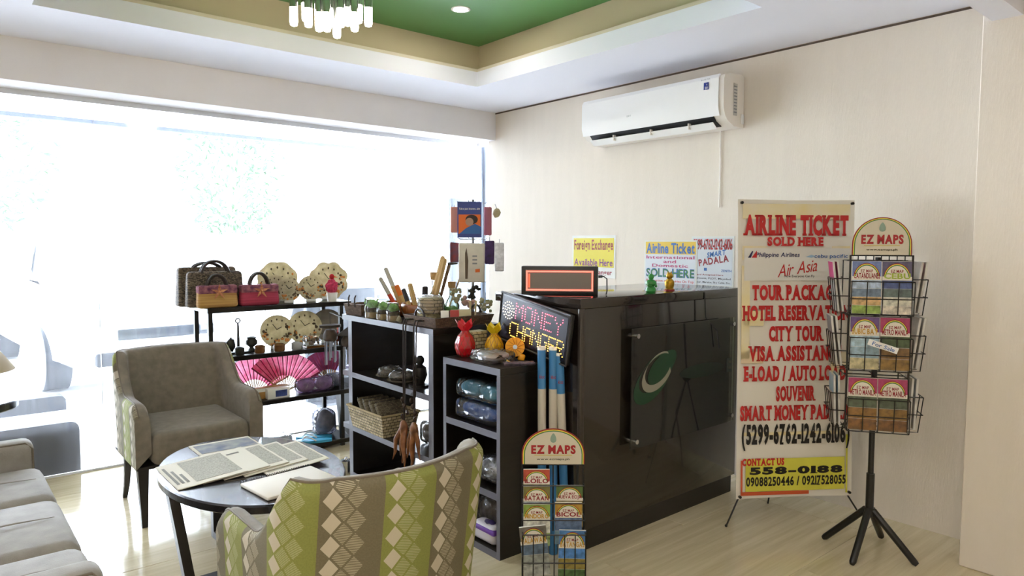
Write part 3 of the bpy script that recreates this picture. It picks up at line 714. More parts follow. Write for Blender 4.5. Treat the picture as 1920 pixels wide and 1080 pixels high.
def shell_clock(label, x, y, z, r, seed, m=SHELLC, dark=True, hands=True, scal=0):
    rnd = random.Random(seed); t = thing('shell_clock', label, 'clock', (x, y, z), math.radians(-22), 'capiz shell clocks', math.radians(-8))
    n = 36; poly = [((r+scal*abs(math.sin(4*a)))*math.cos(a), r+.012+(r+scal*abs(math.sin(4*a)))*math.sin(a)) for a in [2*PI*i/n for i in range(n)]]
    MB().prism(poly, -.005, .005).build('dial', m, t)
    RB(-r*.4, r*.4, -.012, .03, 0, .02, .004).build('stand', mat('clear_acrylic_stand', '#cfd0cc', .2), t)
    q = MB(); q2 = MB()
    for i in range(26):
        a = rnd.uniform(PI*1.0, PI*2.15); d = r*rnd.uniform(.55, .9); c = (d*math.cos(a), -.006, r+.012+d*math.sin(a))
        (q if i % 2 else q2).ell(c, rnd.uniform(.05, .12)*r, .003, rnd.uniform(.05, .12)*r, 8, 4)
    q.build('dark_shell_inlay', SHELLD, t)['kind'] = 'stuff'; q2.build('orange_shell_inlay', SHELLO, t)['kind'] = 'stuff'
    if hands:
        for a, l in ((2.2, .42), (.5, .32)):
            d = Vector((math.cos(a), 0, math.sin(a))); c = Vector((0, -.0085, r*1.1+.012)); MB().tube([c, c+d*r*l], .0022, 5).build('clock_hand', BLK, t)
        q = MB()
        for i in range(12):
            a = 2*PI*i/12; q.ell((r*.62*math.cos(a), -.006, r*1.1+.012+r*.62*math.sin(a)), r*.045, .002, r*.07, 6, 4)
        q.build('hour_marks', mat('dark_brown_numerals', '#4a3c2c', .5), t)
    return t
shell_clock('largest pale shell clock, scalloped, at the back of the rack top', 1.80, 4.545, z0, .125, 1, scal=.010)
shell_clock('shell clock half hidden between the pink handbag and its neighbours', 1.745, 4.46, z0, .085, 2)
shell_clock('small round shell clock to the right of the pink handbag', 1.80, 4.36, z0, .075, 3)
shell_clock('round shell clock second from the feathered bird', 1.955, 4.37, z0, .082, 4)
shell_clock('flower-edged pale shell clock behind the feathered bird', 2.13, 4.47, z0, .120, 5, scal=.016)
FEA = mat('pink_feathers', '#c23a5c', .9, var=.3, vscale=60)
t = thing('feather_bird', 'pink feathered bird ornament in a white cup on the rack top', 'ornament', (2.085, 4.33, z0))
MB().lathe([(.03, 0), (.036, .05), (.038, .06), (.034, .06)], 20).build('cup', WHITEPL, t)
q = MB().ell((0, 0, .10), .038, .034, .05, 24, 14).jitter(.014, 70, 3); q.build('body', FEA, t)
MB().ell((0, 0, .165), .017, .017, .019).build('head', mat('red_plush', '#b3141f', .8), t); MB().cyl((.012, -.012, .165), (.028, -.028, .162), .005, .001).build('beak', ORG, t)
z1 = LV[2]+.0005
shell_clock('round brown-flecked shell clock on the second shelf, left of its twin', 1.74, 4.42, z1, .105, 6, hands=True)
shell_clock('round brown-flecked shell clock standing behind the shell box', 1.94, 4.44, z1+.0, .112, 7)
shell_clock('dark backlit shell disc at the right end of the second shelf', 2.13, 4.50, z1, .11, 8, SHELLG, hands=False)
PEW = mat('dark_pewter', '#33342f', .45, .6)
t = thing('anchor_ornament', 'dark pewter ship ornament with a ring on top', 'ornament', (1.475, 4.40, z1))
RB(-.05, .08, -.03, .03, 0, .012, .003).build('base', PEW, t); MB().cyl((.01, 0, .012), (.01, 0, .19), .010, .006).build('mast', PEW, t)
MB().tube([(.01+.014*math.cos(a), 0, .205+.014*math.sin(a)) for a in [2*PI*i/14 for i in range(14)]], .004, 6, True).build('ring', PEW, t)
MB().ell((-.035, 0, .06), .024, .02, .045).jitter(.01, 60).build('figure', PEW, t); MB().tube([(.01, 0, .16), (.075, 0, .12)], .0016, 5).build('stay', PEW, t)
t = thing('metal_pot', 'small dark footed metal pot beside the ship ornament', 'ornament', (1.57, 4.41, z1))
MB().lathe([(.02, 0), (.022, .012), (.012, .03), (.036, .05), (.036, .07), (.026, .085), (.03, .09), (.03, .095), (.024, .095), (.02, .06), (1e-6, .055)], 20).build('bowl', PEW, t)
BRASS = mat('brown_lacquered_wood', '#6b4524', .25, var=.3, vscale=20)
for lb, x, w_, m in (('dark round trinket box by the ship ornament', 1.47, .055, PEW), ('amber wooden trinket box, left of two', 1.595, .062, BRASS), ('amber wooden trinket box, right of two below the shell clock', 1.72, .07, BRASS), ('silvery glass trinket box on the second shelf', 1.835, .066, mat('silver_glass', '#b9bcc0', .2, .3))):
    t = thing('trinket_box', lb, 'box', (x, 4.335, z1), 0, 'trinket boxes on the second shelf')
    MB().lathe([(w_/2*.9, 0), (w_/2, .006), (w_/2, .034)], 18).build('body', m, t); MB().lathe([(w_/2*1.03, .0345), (w_/2*1.03, .042), (w_/2*.6, .050), (1e-6, .052)], 18).build('lid', m, t)
t = thing('shell_box', 'clear boxed set of brown shells and figurines on the second shelf', 'box', (1.98, 4.345, z1))
RB(-.085, .085, -.035, .035, 0, .012, .002).build('tray', BRASS, t); RB(-.085, .085, -.035, .035, .0125, .085, .006).build('clear_case', WRAP, t)
q = MB(); rnd = random.Random(4)
for i in range(14): q.ell((rnd.uniform(-.065, .065), rnd.uniform(-.018, .018), rnd.uniform(.024, .06)), rnd.uniform(.009, .015), .01, rnd.uniform(.009, .014), 8, 5)
q.build('shells', mat('tiger_shells', '#8c6a3a', .35, var=.7, vscale=70, col2='#3a2614'), t)
t = thing('rooster_figurine', 'small red and brown rooster figurine before the dark shell disc', 'figurine', (2.115, 4.345, z1))
MB().ell((0, 0, .055), .035, .028, .035).build('body', mat('rooster_brown', '#6a2c1a', .4), t); MB().cyl((0, 0, .003), (0, 0, .03), .02, .012).build('foot', BRASS, t); MB().tube([(.02, 0, .07), (.03, 0, .10), (.028, 0, .125)], [.018, .014, .016], 10).build('neck', RED, t); MB().tube([(-.02, 0, .065), (-.045, 0, .09), (-.04, 0, .11)], [.016, .012, .004], 8).build('tail', BLK, t)
# third shelf
z2 = LV[1]+.0005
FANP = mat('pink_fan_silk', '#d9577f', .7, var=.35, vscale=30, col2='#e79ab0'); FAND = mat('plum_fan_silk', '#6e2f48', .7, var=.3, vscale=24); FRIB = mat('bamboo_fan_stick', '#b08a55', .5); FRIBR = mat('crimson_fan_rib', '#7d1230', .5)
glowthrough(FANP, .5); glowthrough(FAND, .3)
def folding_fan(label, x, y, z, R, a0, a1, m, tilt=-12, n=14):
    t = thing('folding_fan', label, 'fan', (x, y, z), math.radians(-8), 'folding fans on the third shelf', math.radians(tilt))
    q = MB(); V = []; F = []; r0 = R*.42
    for i in range(2*n+1):
        a = math.radians(a0+(a1-a0)*i/(2*n)); yy = .004 if i % 2 else -.004
        V += [(r0*math.cos(a), yy, r0*math.sin(a)), (R*math.cos(a), yy, R*math.sin(a))]
    for i in range(2*n): F.append((2*i, 2*i+1, 2*i+3, 2*i+2))
    q.add(V, F).build('leaf', m, t, smooth=False)
    for i in range(n+1):
        a = math.radians(a0+(a1-a0)*i/n); d = Vector((math.cos(a), 0, math.sin(a))); s_ = Vector((-d.z, 0, d.x))
        wd = .006 if i in (0, n) else .0034; yy = -.0055
        V = [d*.004-s_*wd*.6, d*R*.43-s_*wd, d*R*.43+s_*wd, d*.004+s_*wd*.6]
        MB().add([v+Vector((0, yy, 0)) for v in V]+[v+Vector((0, yy+.0012, 0)) for v in V], [(0, 1, 2, 3), (7, 6, 5, 4), (0, 4, 5, 1), (1, 5, 6, 2), (2, 6, 7, 3), (3, 7, 4, 0)]).build('stick', FRIB, t, smooth=False)
        V = [d*R*.43-s_*wd*.8, d*R-s_*wd*.8, d*R+s_*wd*.8, d*R*.43+s_*wd*.8]
        MB().add([v+Vector((0, yy, 0)) for v in V]+[v+Vector((0, yy+.0012, 0)) for v in V], [(0, 1, 2, 3), (7, 6, 5, 4), (0, 4, 5, 1), (1, 5, 6, 2), (2, 6, 7, 3), (3, 7, 4, 0)]).build('rib', FRIBR, t, smooth=False)
    return t
folding_fan('open pink silk fan on the left of the third shelf', 1.60, 4.46, z2+.005, .245, 25, 152, FANP)
folding_fan('open pink silk fan overlapping in front of the left one', 1.775, 4.40, z2+.012, .265, 25, 138, FANP)
folding_fan('dark plum folding fan at the right end of the third shelf', 2.135, 4.50, z2+.01, .235, 60, 178, FAND, n=12)
t = thing('souvenir_box', 'long orange and white printed souvenir box below the pink fans', 'box', (1.66, 4.385, z2)); RB(-.11, .13, -.03, .03, 0, .07, .002).build('carton', mat('orange_tan_carton', '#b98a4e', .5), t); RB(-.10, .13, -.0312, -.0302, .045, .068, .0003, 1).build('printed_strip', WHITEP, t)
for i in range(5): B(.02+.022*i, .032+.022*i, -.032, -.0313, .049, .063).build('photo', NAVY, t, smooth=False)
t = thing('souvenir_box', 'small white box with a blue picture, in front of the orange one', 'box', (1.70, 4.33, z2)); RB(-.07, .075, -.022, .022, 0, .066, .002).build('carton', WHITEPL, t); B(-.02, .055, -.0236, -.0222, .012, .052).build('blue_picture', mat('blue_picture', '#3a4a86', .4, var=.5, vscale=30), t, smooth=False)
def packet(name, label, cat, x, y, z, rx, ry, rz_, col, seed, rz=0, n=2, group=None, wrap=WRAP):
    t = thing(name, label, cat, (x, y, z), rz, group)
    for i in range(n):
        cx = (i-(n-1)/2)*rx*1.9/n
        MB().ell((cx, 0, rz_), rx/n*.98, ry*.94, rz_*.93, 16, 10).jitter(.006, 25, seed+i).build('contents', col, t)
    q = MB(); v, f = rb_data(2*rx, 2*ry, 2*rz_, min(rx, ry, rz_)*.7, 5); q.add(v, f, T(0, 0, rz_))
    for p in q.v: p.z = max(0, p.z)
    q.jitter(.004, 30, seed).build('plastic_wrap', wrap, t)
    q = MB()
    for i in range(5):
        a = i*.35-.7; q.add([(-rx*.96, -.01+.004*i, rz_), (-rx*1.28, -.03+.015*i, rz_+.02*math.sin(a*3)), (-rx*1.25, -.01+.015*i, rz_+.02*math.sin(a*3+.8))], [(0, 1, 2)])
    q.build('gathered_end', wrap, t, smooth=False)
    return t
LILAC = mat('lilac_pouches', '#8a5f9c', .6, var=.3, vscale=30); GREYB = mat('blue_grey_bundle', '#7c7f96', .6, var=.3, vscale=20)
packet('wrapped_pouches', 'clear bag of lilac pouches on the third shelf', 'packet', 1.965, 4.36, z2, .13, .05, .05, LILAC, 3)
packet('wrapped_bundle', 'blue-grey wrapped bundle tucked below the plum fan', 'packet', 2.14, 4.45, z2, .06, .045, .045, GREYB, 8, 0, 1)
# bottom shelf
z3 = LV[0]+.0005
AQUA = mat('aqua_blue_rubber', '#3fa7d0', .5); 
def flipflop(label, x, y, z, rz, tilt=0):
    t = thing('flip_flop', label, 'sandal', (x, y, z), rz, 'blue flip-flops', tilt)
    out = []
    for i in range(28):
        a = 2*PI*i/28; k = math.sin(a); wv = .042 if k > .2 else (.030 if abs(k) < .2 else .036); out.append((wv*math.cos(a), .12*k))
    MB().prism(out, 0, .016, 'z').build('sole', AQUA, t)
    q = MB(); 
    for s_ in (-1, 1): q.tube([(0, .075, .016), (s_*.016, .055, .034), (s_*.032, .015, .034), (s_*.036, -.02, .016)], .0042, 6)
    q.build('strap', WHITEPL, t); MB().ell((0, .055, .036), .012, .010, .006).build('strap_flower', WHITEPL, t); return t
flipflop('blue flip-flop with white strap, far one of the pair on the bottom shelf', 1.985, 4.425, z3, math.radians(62))
flipflop('blue flip-flop with white strap, near one of the pair at the shelf edge', 1.945, 4.345, z3, math.radians(62))
LACE = mat('white_lace_cloth', '#e6e6ee', .7, var=.2, vscale=60)
packet('wrapped_cloth', 'clear bag of white patterned cloth left of the flip-flops', 'packet', 1.70, 4.42, z3, .11, .07, .035, LACE, 12, 0, 2)
packet('wrapped_cloth', 'clear blue-grey bag behind the flip-flops on the bottom shelf', 'packet', 2.08, 4.47, z3, .075, .07, .09, GREYB, 15, 0, 1)
# bin, tray and wind chimes right of the rack
t = thing('black_bin', 'black box bin topped with yellow packets beside the window rack', 'bin', (2.40, 4.45, 0)); q = MB()
q.add([(-.15, -.14, 0), (.15, -.14, 0), (.15, .14, 0), (-.15, .14, 0), (-.17, -.16, .40), (.17, -.16, .40), (.17, .16, .40), (-.17, .16, .40)], [(3, 2, 1, 0), (4, 5, 6, 7), (0, 1, 5, 4), (1, 2, 6, 5), (2, 3, 7, 6), (3, 0, 4, 7)]).build('body', mat('black_plastic', '#121212', .5), t, smooth=False); B(.0, .12, -.172, -.156, .24, .31).build('label_patch', mat('olive_label', '#7d8455', .6), t, smooth=False)
for i in range(5):
    tag(MB().ell((2.28+.055*i, 4.33+.03*(i % 2), .425), .034, .03, .024).jitter(.012, 40, i).build('yellow_packet', mat('yellow_foil', '#d8b51e', .35)), ('leftmost', 'second', 'middle', 'fourth', 'rightmost')[i]+' yellow foil packet heaped on the black bin', 'packet', 'yellow packets on the bin')
t = thing('plastic_crate', 'white slotted plastic crate standing above the black bin', 'crate', (2.44, 4.555, .4505)); LAV = mat('lavender_white_plastic', '#c9c8e0', .4)
for x0, x1 in ((-.20, -.165), (-.125, -.07), (-.03, .02), (.06, .11), (.16, .20)): RB(x0, x1, -.01, .01, .0, .22, .004).build('upright', LAV, t)
RB(-.20, .20, -.012, .012, -.0, .045, .004).build('lower_rail', LAV, t); RB(-.20, .20, -.012, .012, .165, .225, .004).build('upper_rail', LAV, t); B(-.195, .195, -.1, .1, -.0, .006).build('bottom', LAV, t, smooth=False)
for yy in (-.1, .1): RB(-.20, .20, yy-.004, yy+.004, 0, .03, .002).build('side_lip', LAV, t)
def wind_chime(label, x, y, ztop, seed, roof):
    rnd = random.Random(seed); t = thing('wind_chime', label, 'wind chime', (x, y, ztop), 0, 'wind chimes beside the tall shelf')
    DKW = mat('dark_driftwood', '#2e2620', .7)
    MB().tube([(0, 0, .0), (0, 0, .075)], .0016, 5).build('cord', BLKM, t)
    if roof: MB().lathe([(.075, -.03), (.078, -.026), (.008, .02), (1e-6, .021)], 6, None).build('roof', DKW, t, smooth=False)
    else: MB().lathe([(.07, -.015), (.07, 0), (1e-6, .006)], 14, None, 1, .7).build('roof', DKW, t)
    MB().lathe([(.035, -.10), (.045, -.09), (.045, -.06), (.03, -.03), (.01, -.028)], 12).build('drum', mat('smoked_bamboo', '#4a3c30', .6, var=.3, vscale=30), t)
    for i in range(6):
        a = 2*PI*i/6+seed; r = .032; l = rnd.uniform(.10, .16); MB().cyl((r*math.cos(a), r*math.sin(a), -.104), (r*math.cos(a), r*math.sin(a), -.104-l), .0065, n=10).build('chime_tube', STEEL, t)
    return t
wind_chime('wind chime with flat dark roof, the left of the two', 1.93, 4.04, .865, 1, False)
wind_chime('wind chime with pointed pagoda roof next to the tall shelf', 2.02, 3.97, .83, 2, True)
tag(MB().tube([(1.90, 3.79, .93), (1.91, 3.90, .935), (1.93, 4.04, .942), (2.02, 3.97, .907), (2.03, 3.80, .93)], .003, 6).build('hanger_rod', BLKM), 'thin black rod from the tall shelf carrying the wind chimes', 'rod')

# ================================================================== on and in the tall shelf
zt = .9575
t = thing('rattan_basket', 'small dark rattan basket of green-topped jars at the far end of the shelf top', 'basket', (1.975, 3.68, zt), math.radians(8))
q = MB(); V = [(-.075, -.075, 0), (.075, -.075, 0), (.075, .075, 0), (-.075, .075, 0), (-.085, -.085, .065), (.085, -.085, .065), (.085, .085, .065), (-.085, .085, .065), (-.075, -.075, .065), (.075, -.075, .065), (.075, .075, .065), (-.075, .075, .065), (-.068, -.068, .01), (.068, -.068, .01), (.068, .068, .01), (-.068, .068, .01)]
BF = [(3, 2, 1, 0), (0, 1, 5, 4), (1, 2, 6, 5), (2, 3, 7, 6), (3, 0, 4, 7), (4, 5, 9, 8), (5, 6, 10, 9), (6, 7, 11, 10), (7, 4, 8, 11), (8, 9, 13, 12), (9, 10, 14, 13), (10, 11, 15, 14), (11, 8, 12, 15), (12, 13, 14, 15)]
q.add(V, BF).build('woven_body', WEAVEB, t, smooth=False)
for s_ in (-1, 1): MB().tube([(-.088, s_*.03, .05), (-.088, s_*.03, .10), (-.08, s_*.03, .115)], .005, 6).build('handle', LEATH, t)
MOSS = mat('green_moss', '#8fc06a', .8, var=.3, vscale=60); glowthrough(MOSS, .3); BURL = mat('burlap', '#a8946a', .9, var=.2, vscale=90); SOIL = mat('dark_soil', '#453a2c', .9)
def moss_jar(label, x, y, z, r, h, group='wrapped moss jars', wrap=True):
    t = thing('moss_jar', label, 'jar', (x, y, z), 0, group)
    MB().lathe([(r*.9, 0), (r*.95, .004), (r*.95, h*.3), (1e-6, h*.3)], 18).build('burlap_base', BURL, t)
    MB().lathe([(r*.85, h*.305), (r*.85, h*.5), (1e-6, h*.5)], 18).build('soil', SOIL, t)
    MB().ell((0, 0, h*.72), r*.8, r*.8, h*.22, 14, 8).jitter(.008, 80, x*50).build('moss', MOSS, t)
    q = MB().lathe([(r*.97, .001), (r, h*.6), (r*.8, h*.85), (r*.85, h), (1e-6, h*1.01)], 20)
    if wrap: q.jitter(.004, 60, y*20)
    q.build('clear_wrapper', WRAP if wrap else GLASSC, t); return t
moss_jar('green-topped jar standing inside the dark rattan basket', 1.995, 3.66, zt+.011, .03, .085)
moss_jar('moss jar in crinkled plastic next to the rattan basket', 1.925, 3.49, zt, .042, .105)
moss_jar('moss jar with burlap base, the middle one of three', 1.925, 3.37, zt, .037, .10)
moss_jar('moss jar nearest the long rattan tray', 1.925, 3.265, zt, .036, .098)
tag(MB().ell((1.90, 3.165, zt+.018), .014, .012, .018).jitter(.008, 80).build('white_shell', SHELLC), 'tiny white shell figure standing before the moss jars', 'ornament')
CARV = mat('polished_brown_wood', '#8a4d22', .22, var=.35, vscale=14, coat=.5)
def wood_bowl(label, x, y, rz, L_, Rr):
    t = thing('wooden_bowl', label, 'bowl', (x, y, zt), rz, 'carved wooden bowls', 0)
    q = MB(); prof = [(.5, 0), (.8, .2), (1, .62), (1.0, .95), (.92, 1.0), (.86, .9), (.6, .3), (1e-6, .18)]
    q.lathe([(r*Rr, z*Rr*1.0) for r, z in prof], 24, None, 1, L_); q.build('bowl', CARV, t, angle=60)
    q = MB()
    for i in range(8):
        a = 2*PI*i/8; q.tube([(Rr*.62*math.cos(a), L_*Rr*.62*math.sin(a), Rr*.08), (Rr*1.0*math.cos(a), L_*Rr*1.0*math.sin(a), Rr*.62), (Rr*.98*math.cos(a), L_*Rr*.98*math.sin(a), Rr*.95)], .004, 6)
    q.build('carved_ribs', CARV, t); return t
wood_bowl('carved brown wooden bowl behind the moss jars', 2.075, 3.46, 0, 1.1, .085)
wood_bowl('carved brown wooden bowl nearer the woven box', 2.06, 3.235, .3, 1.05, .088)
STK = {'tan': mat('bamboo_tan', '#c0a066', .5), 'orange': mat('orange_lacquer', '#dd7420', .35), 'red': mat('red_orange_lacquer', '#c9401e', .35), 'black': mat('black_lacquer', '#1c1a1c', .3), 'brown': mat('walnut_stick', '#6b5038', .5), 'grey': mat('silver_wrapped_end', '#a9a79c', .35)}
RTV = Vector((rt.x, rt.y, 0)).normalized(); FWV = Vector((fw.x, fw.y, 0)).normalized()
def stick(label, base, lean, L_, c1, c2, w_=.010, k=.6, name='wooden_utensil', tip=None):
    """a slim utensil standing in a bowl; lean is sideways across the view and back"""
    t = thing(name, label, 'utensil', base, 0, 'wooden utensils on the shelf top')
    d = (RTV*lean[0]+FWV*lean[1]+Vector((0, 0, 1))).normalized()
    MB().tube([Vector((0, 0, 0)), d*L_*k], [w_*.8, w_], 6).build('shaft', STK[c1], t)
    MB().tube([d*L_*k, d*L_*.97, d*L_], [w_*1.05, w_*1.0, w_*.5], 6).build('head', STK[c2], t)
    if tip: MB().tube([d*L_-RTV*.01, d*L_+RTV*.045+Vector((0, 0, .004))], [.010, .004], 6).build('cross_tip', STK[tip], t)
    return t
b1 = Vector((2.075, 3.46, zt+.03)); b2 = Vector((2.06, 3.235, zt+.03))
stick('silver-tipped utensil leaning furthest left in the wooden bowl', b1+RTV*.0, (-.55, 0), .22, 'red', 'grey', .013, .5)
stick('long silver-wrapped utensil beside the red one', b1+RTV*.02+FWV*.03, (-.42, .1), .27, 'tan', 'grey', .014, .5)
stick('tan stick between the red and orange utensils', b1+RTV*.035, (-.48, -.1), .16, 'tan', 'tan', .010)
stick('orange-ended utensil in the left wooden bowl', b1+RTV*.055-FWV*.015, (-.42, 0), .165, 'tan', 'orange', .015, .6)
stick('black-handled flat utensil in the nearer wooden bowl', b2+RTV*-.03, (-.35, .1), .15, 'tan', 'black', .013, .5)
stick('thick tan bamboo utensil leaning left in the nearer bowl', b2+RTV*.0, (-.25, 0), .175, 'tan', 'tan', .015)
stick('square black-headed utensil standing upright in the nearer bowl', b2+RTV*.04, (.02, 0), .155, 'tan', 'black', .017, .5)
stick('tall pointed bamboo utensil, left of the tall pair', b2+RTV*.055+FWV*.03, (.26, .05), .33, 'tan', 'tan', .014, .6)
stick('tall pointed bamboo utensil, right of the tall pair', b2+RTV*.075+FWV*.01, (.25, 0), .315, 'tan', 'tan', .015, .6)
stick('walnut hammer-topped stick right of the bamboo pair', b2+RTV*.10+FWV*.02, (.27, 0), .285, 'brown', 'brown', .010, .6, tip='black')
stick('thin bamboo spoon with dark bowl leaning right', b2+RTV*.155+FWV*.05, (.38, 0), .32, 'tan', 'brown', .005, .93)
def cork_bottle(label, x, y, h):
    t = thing('cork_bottle', label, 'bottle', (x, y, zt), 0, 'corked terrarium bottles'); r = h*.21
    MB().lathe([(r*.9, 0), (r, .01), (r, h*.38), (r*.36, h*.62), (r*.36, h*.82), (r*.42, h*.83)], 20).build('glass_bottle', GLASSC, t)
    MB().lathe([(r*.5, h*.835), (r*.55, h), (1e-6, h)], 14).build('cork', mat('cork', '#b08d5c', .85, var=.2, vscale=90), t)
    MB().lathe([(r*.88, .004), (r*.92, h*.16), (1e-6, h*.17)], 16).build('sand', SOIL, t); MB().ell((0, 0, h*.26), r*.82, r*.82, h*.09).jitter(.004, 60).build('moss', MOSS, t); return t
cork_bottle('taller corked glass bottle with green moss on the shelf top', 2.20, 3.27, .255)
cork_bottle('shorter corked glass bottle with green moss next to the taller one', 2.24, 3.165, .205)
t = thing('woven_box', 'round natural woven box in clear plastic behind the rattan tray', 'box', (2.03, 3.06, zt+.055))
MB().lathe([(.058, 0), (.062, .01), (.062, .07), (.058, .075), (.05, .08), (1e-6, .082)], 24).build('woven_body', WEAVEN, t); MB().lathe([(.068, -.002), (.068, .08), (.05, .09), (1e-6, .095)], 24).jitter(.004, 50).build('plastic_wrap', WRAP, t)
t = thing('rattan_tray', 'long dark rattan tray with loop handles at the near end of the shelf top', 'tray', (2.085, 2.975, zt), 0)
q = MB(); V = [(-.17, -.135, 0), (.17, -.135, 0), (.17, .135, 0), (-.17, .135, 0), (-.185, -.15, .05), (.185, -.15, .05), (.185, .15, .05), (-.185, .15, .05), (-.172, -.137, .05), (.172, -.137, .05), (.172, .137, .05), (-.172, .137, .05), (-.165, -.13, .012), (.165, -.13, .012), (.165, .13, .012), (-.165, .13, .012)]
q.add(V, BF).build('woven_body', WEAVEB, t, smooth=False)
for s_ in (-1, 1): MB().tube([(s_*.178, -.045*math.cos(a), .04+.05*math.sin(a)) for a in [PI*i/10 for i in range(11)]], .006, 6).build('loop_handle', LEATH, t)
q = MB().ell((0, .06, .02), .06, .05, .035).jitter(.012, 40); t2 = tag(q.build('dried_flower_bunch', mat('dried_moss_pale', '#b4ab86', .9, var=.4, vscale=60), None, T(2.03, 2.99+.03, zt+.0125)), 'pale dried grass bunch lying in the rattan tray', 'dried flowers')
for i, (lb, x, m, w_) in enumerate((('red booklet standing in the rattan tray', 2.06, mat('red_booklet', '#b23a32', .5), .045), ('cream card standing in the rattan tray', 2.125, mat('cream_card', '#d6cba6', .6), .065), ('white label card leaning in the rattan tray', 2.0, WHITEP, .04))):
    t = thing('card_booklet', lb, 'booklet', (x, 2.885, zt+.0135), math.radians(-30), 'booklets in the rattan tray', math.radians(-10)); RB(-w_/2, w_/2, -.004, .004, 0, .065, .001).build('cover', m, t); B(-w_/2+.004, w_/2, -.003, .003, .0652, .066).build('pages', WHITEP, t, smooth=False)
BASE = mat('pale_match_sticks', '#cdbb8c', .6)
for i in range(6):
    tag(MB().tube([(2.17+.010*i, 2.90+.012*(i % 3), zt+.013), (2.18+.013*i, 2.92+.012*(i % 3), zt+.115)], .0035, 6).build('bamboo_pick', BASE), ('first', 'second', 'third', 'fourth', 'fifth', 'last')[i]+' pale bamboo pick from the left in the rattan tray', 'pick', 'bamboo picks in the tray')

# inside the tall shelf
zs2 = .6275
SHB = mat('bag_of_shells', '#8c8170', .4, var=.7, vscale=60, col2='#3f382e', bump=.6, bscale=60)
for lb, x, y, r in (('clear bag of pale shells on a plate, far one on the upper shelf', 1.98, 3.40, .075), ('clear bag of pale shells on a plate, near one on the upper shelf', 1.965, 3.235, .082)):
    t = thing('shell_packet', lb, 'packet', (x, y, zs2), 0, 'shell packets on the shelf'); MB().lathe([(r*.8, 0), (r*1.08, .012), (r*1.0, .012), (1e-6, .008)], 24).build('plate', mat('rattan_plate', '#6c6250', .7), t)
    MB().ell((0, 0, .03), r*.85, r*.85, .026, 18, 10).jitter(.014, 45, y*9).build('shells', SHB, t); MB().ell((0, 0, .032), r*.95, r*.95, .034, 18, 10).jitter(.008, 25, y*7).build('plastic_wrap', WRAP, t)
def figurine(label, x, y, z, m, m2, h, name='carved_figurine', seed=0):
    t = thing(name, label, 'figurine', (x, y, z), 0, 'carved figurines inside the tall shelf')
    MB().lathe([(.35*h, 0), (.35*h, .06*h), (.15*h, .1*h), (.24*h, .35*h), (.2*h, .58*h), (.08*h, .68*h), (1e-6, .69*h)], 18).build('body', m, t)
    MB().ell((0, -.02*h, .80*h), .14*h, .14*h, .16*h).build('head', m2, t); MB().tube([(-.2*h, 0, .5*h), (-.3*h, -.1*h, .35*h), (-.15*h, -.18*h, .28*h)], .05*h, 8).build('arm', m, t); return t
figurine('dark-headed carved wooden figurine by the open back of the shelf', 2.17, 3.13, zs2, CARV, BLK, .17)
figurine('brown carved figurine at the near end of the upper shelf', 2.05, 2.985, zs2, CARV, CARV, .12)
figurine('black carved figurine behind the hanging pendants', 1.97, 3.075, zs2, mat('ebony', '#1c1714', .3), BLK, .17)
t = thing('framed_card', 'white framed card at the near end of the upper shelf', 'frame', (2.02, 2.90, zs2), math.radians(-45), None, math.radians(-8)); RB(-.035, .035, -.004, .004, 0, .11, .001).build('frame', WHITEPL, t); B(-.012, .018, -.0055, -.0042, .025, .075).build('picture', DRED, t, smooth=False)
zs3 = .3125
t = thing('straw_basket', 'open natural straw basket of woven purses on the middle shelf', 'basket', (1.975, 3.475, zs3), math.radians(0))
q = MB(); a, b, h = .12, .20, .125; V = []
for (sx, sy, z) in ((.82, .88, 0), (1, 1, h), (.92, .955, h), (.76, .84, .012)): V += [(-a*sx, -b*sy, z), (a*sx, -b*sy, z), (a*sx, b*sy, z), (-a*sx, b*sy, z)]
F = [(3, 2, 1, 0)]+[(4*k+i, 4*k+(i+1) % 4, 4*k+4+(i+1) % 4, 4*k+4+i) for k in range(3) for i in range(4)]+[(12, 13, 14, 15)]
q.add(V, F).build('woven_body', WEAVEN, t, smooth=False)
MB().tube([(-a, -b, h), (a, -b, h), (a, b, h), (-a, b, h)], .007, 6, True).build('rim', mat('straw_rim', '#b6a47c', .8), t)
for i, (lb, dy, ax) in enumerate((('woven purse lying furthest left in the straw basket', .08, -40), ('woven purse second in the straw basket', .02, -38), ('woven purse third in the straw basket', -.05, -36), ('woven purse standing nearest the pendants in the straw basket', -.115, -34))):
    t = thing('woven_purse', lb, 'purse', (1.975, 3.475+dy, zs3+.085), 0, 'woven purses in the basket', math.radians(ax)); q = RB(-.085, .085, -.014, .014, 0, .105, .012, 3); q.build('body', WEAVEP, t); MB().tube([(-.08, 0, .107), (.08, 0, .107)], .003, 6).build('zip', LEATH, t)
for lb, x, y, m, s_ in (('clear bag of mixed trinkets at the near end of the middle shelf', 2.03, 3.055, mat('mixed_trinkets', '#6a5c50', .5, var=.7, vscale=50, col2='#b5b0a8'), 1), ('clear bag of straw goods next to the near side panel', 2.04, 2.91, mat('straw_goods', '#7d7058', .7, var=.4, vscale=40), 2)):
    packet('wrapped_goods', lb, 'packet', x, y, zs3, .07, .045, .06, m, s_, PI/2, 1, 'wrapped goods in the tall shelf')
t = thing('wood_plate', 'brown wooden plate lying on the bottom board of the tall shelf', 'plate', (2.06, 3.15, .0355)); MB().lathe([(.06, 0), (.11, .018), (.105, .02), (.05, .006), (1e-6, .005)], 28).build('dish', CARV, t); MB().lathe([(.106, .0205), (.112, .019), (.112, .022), (.106, .0225)], 28).build('rim', CARV, t)
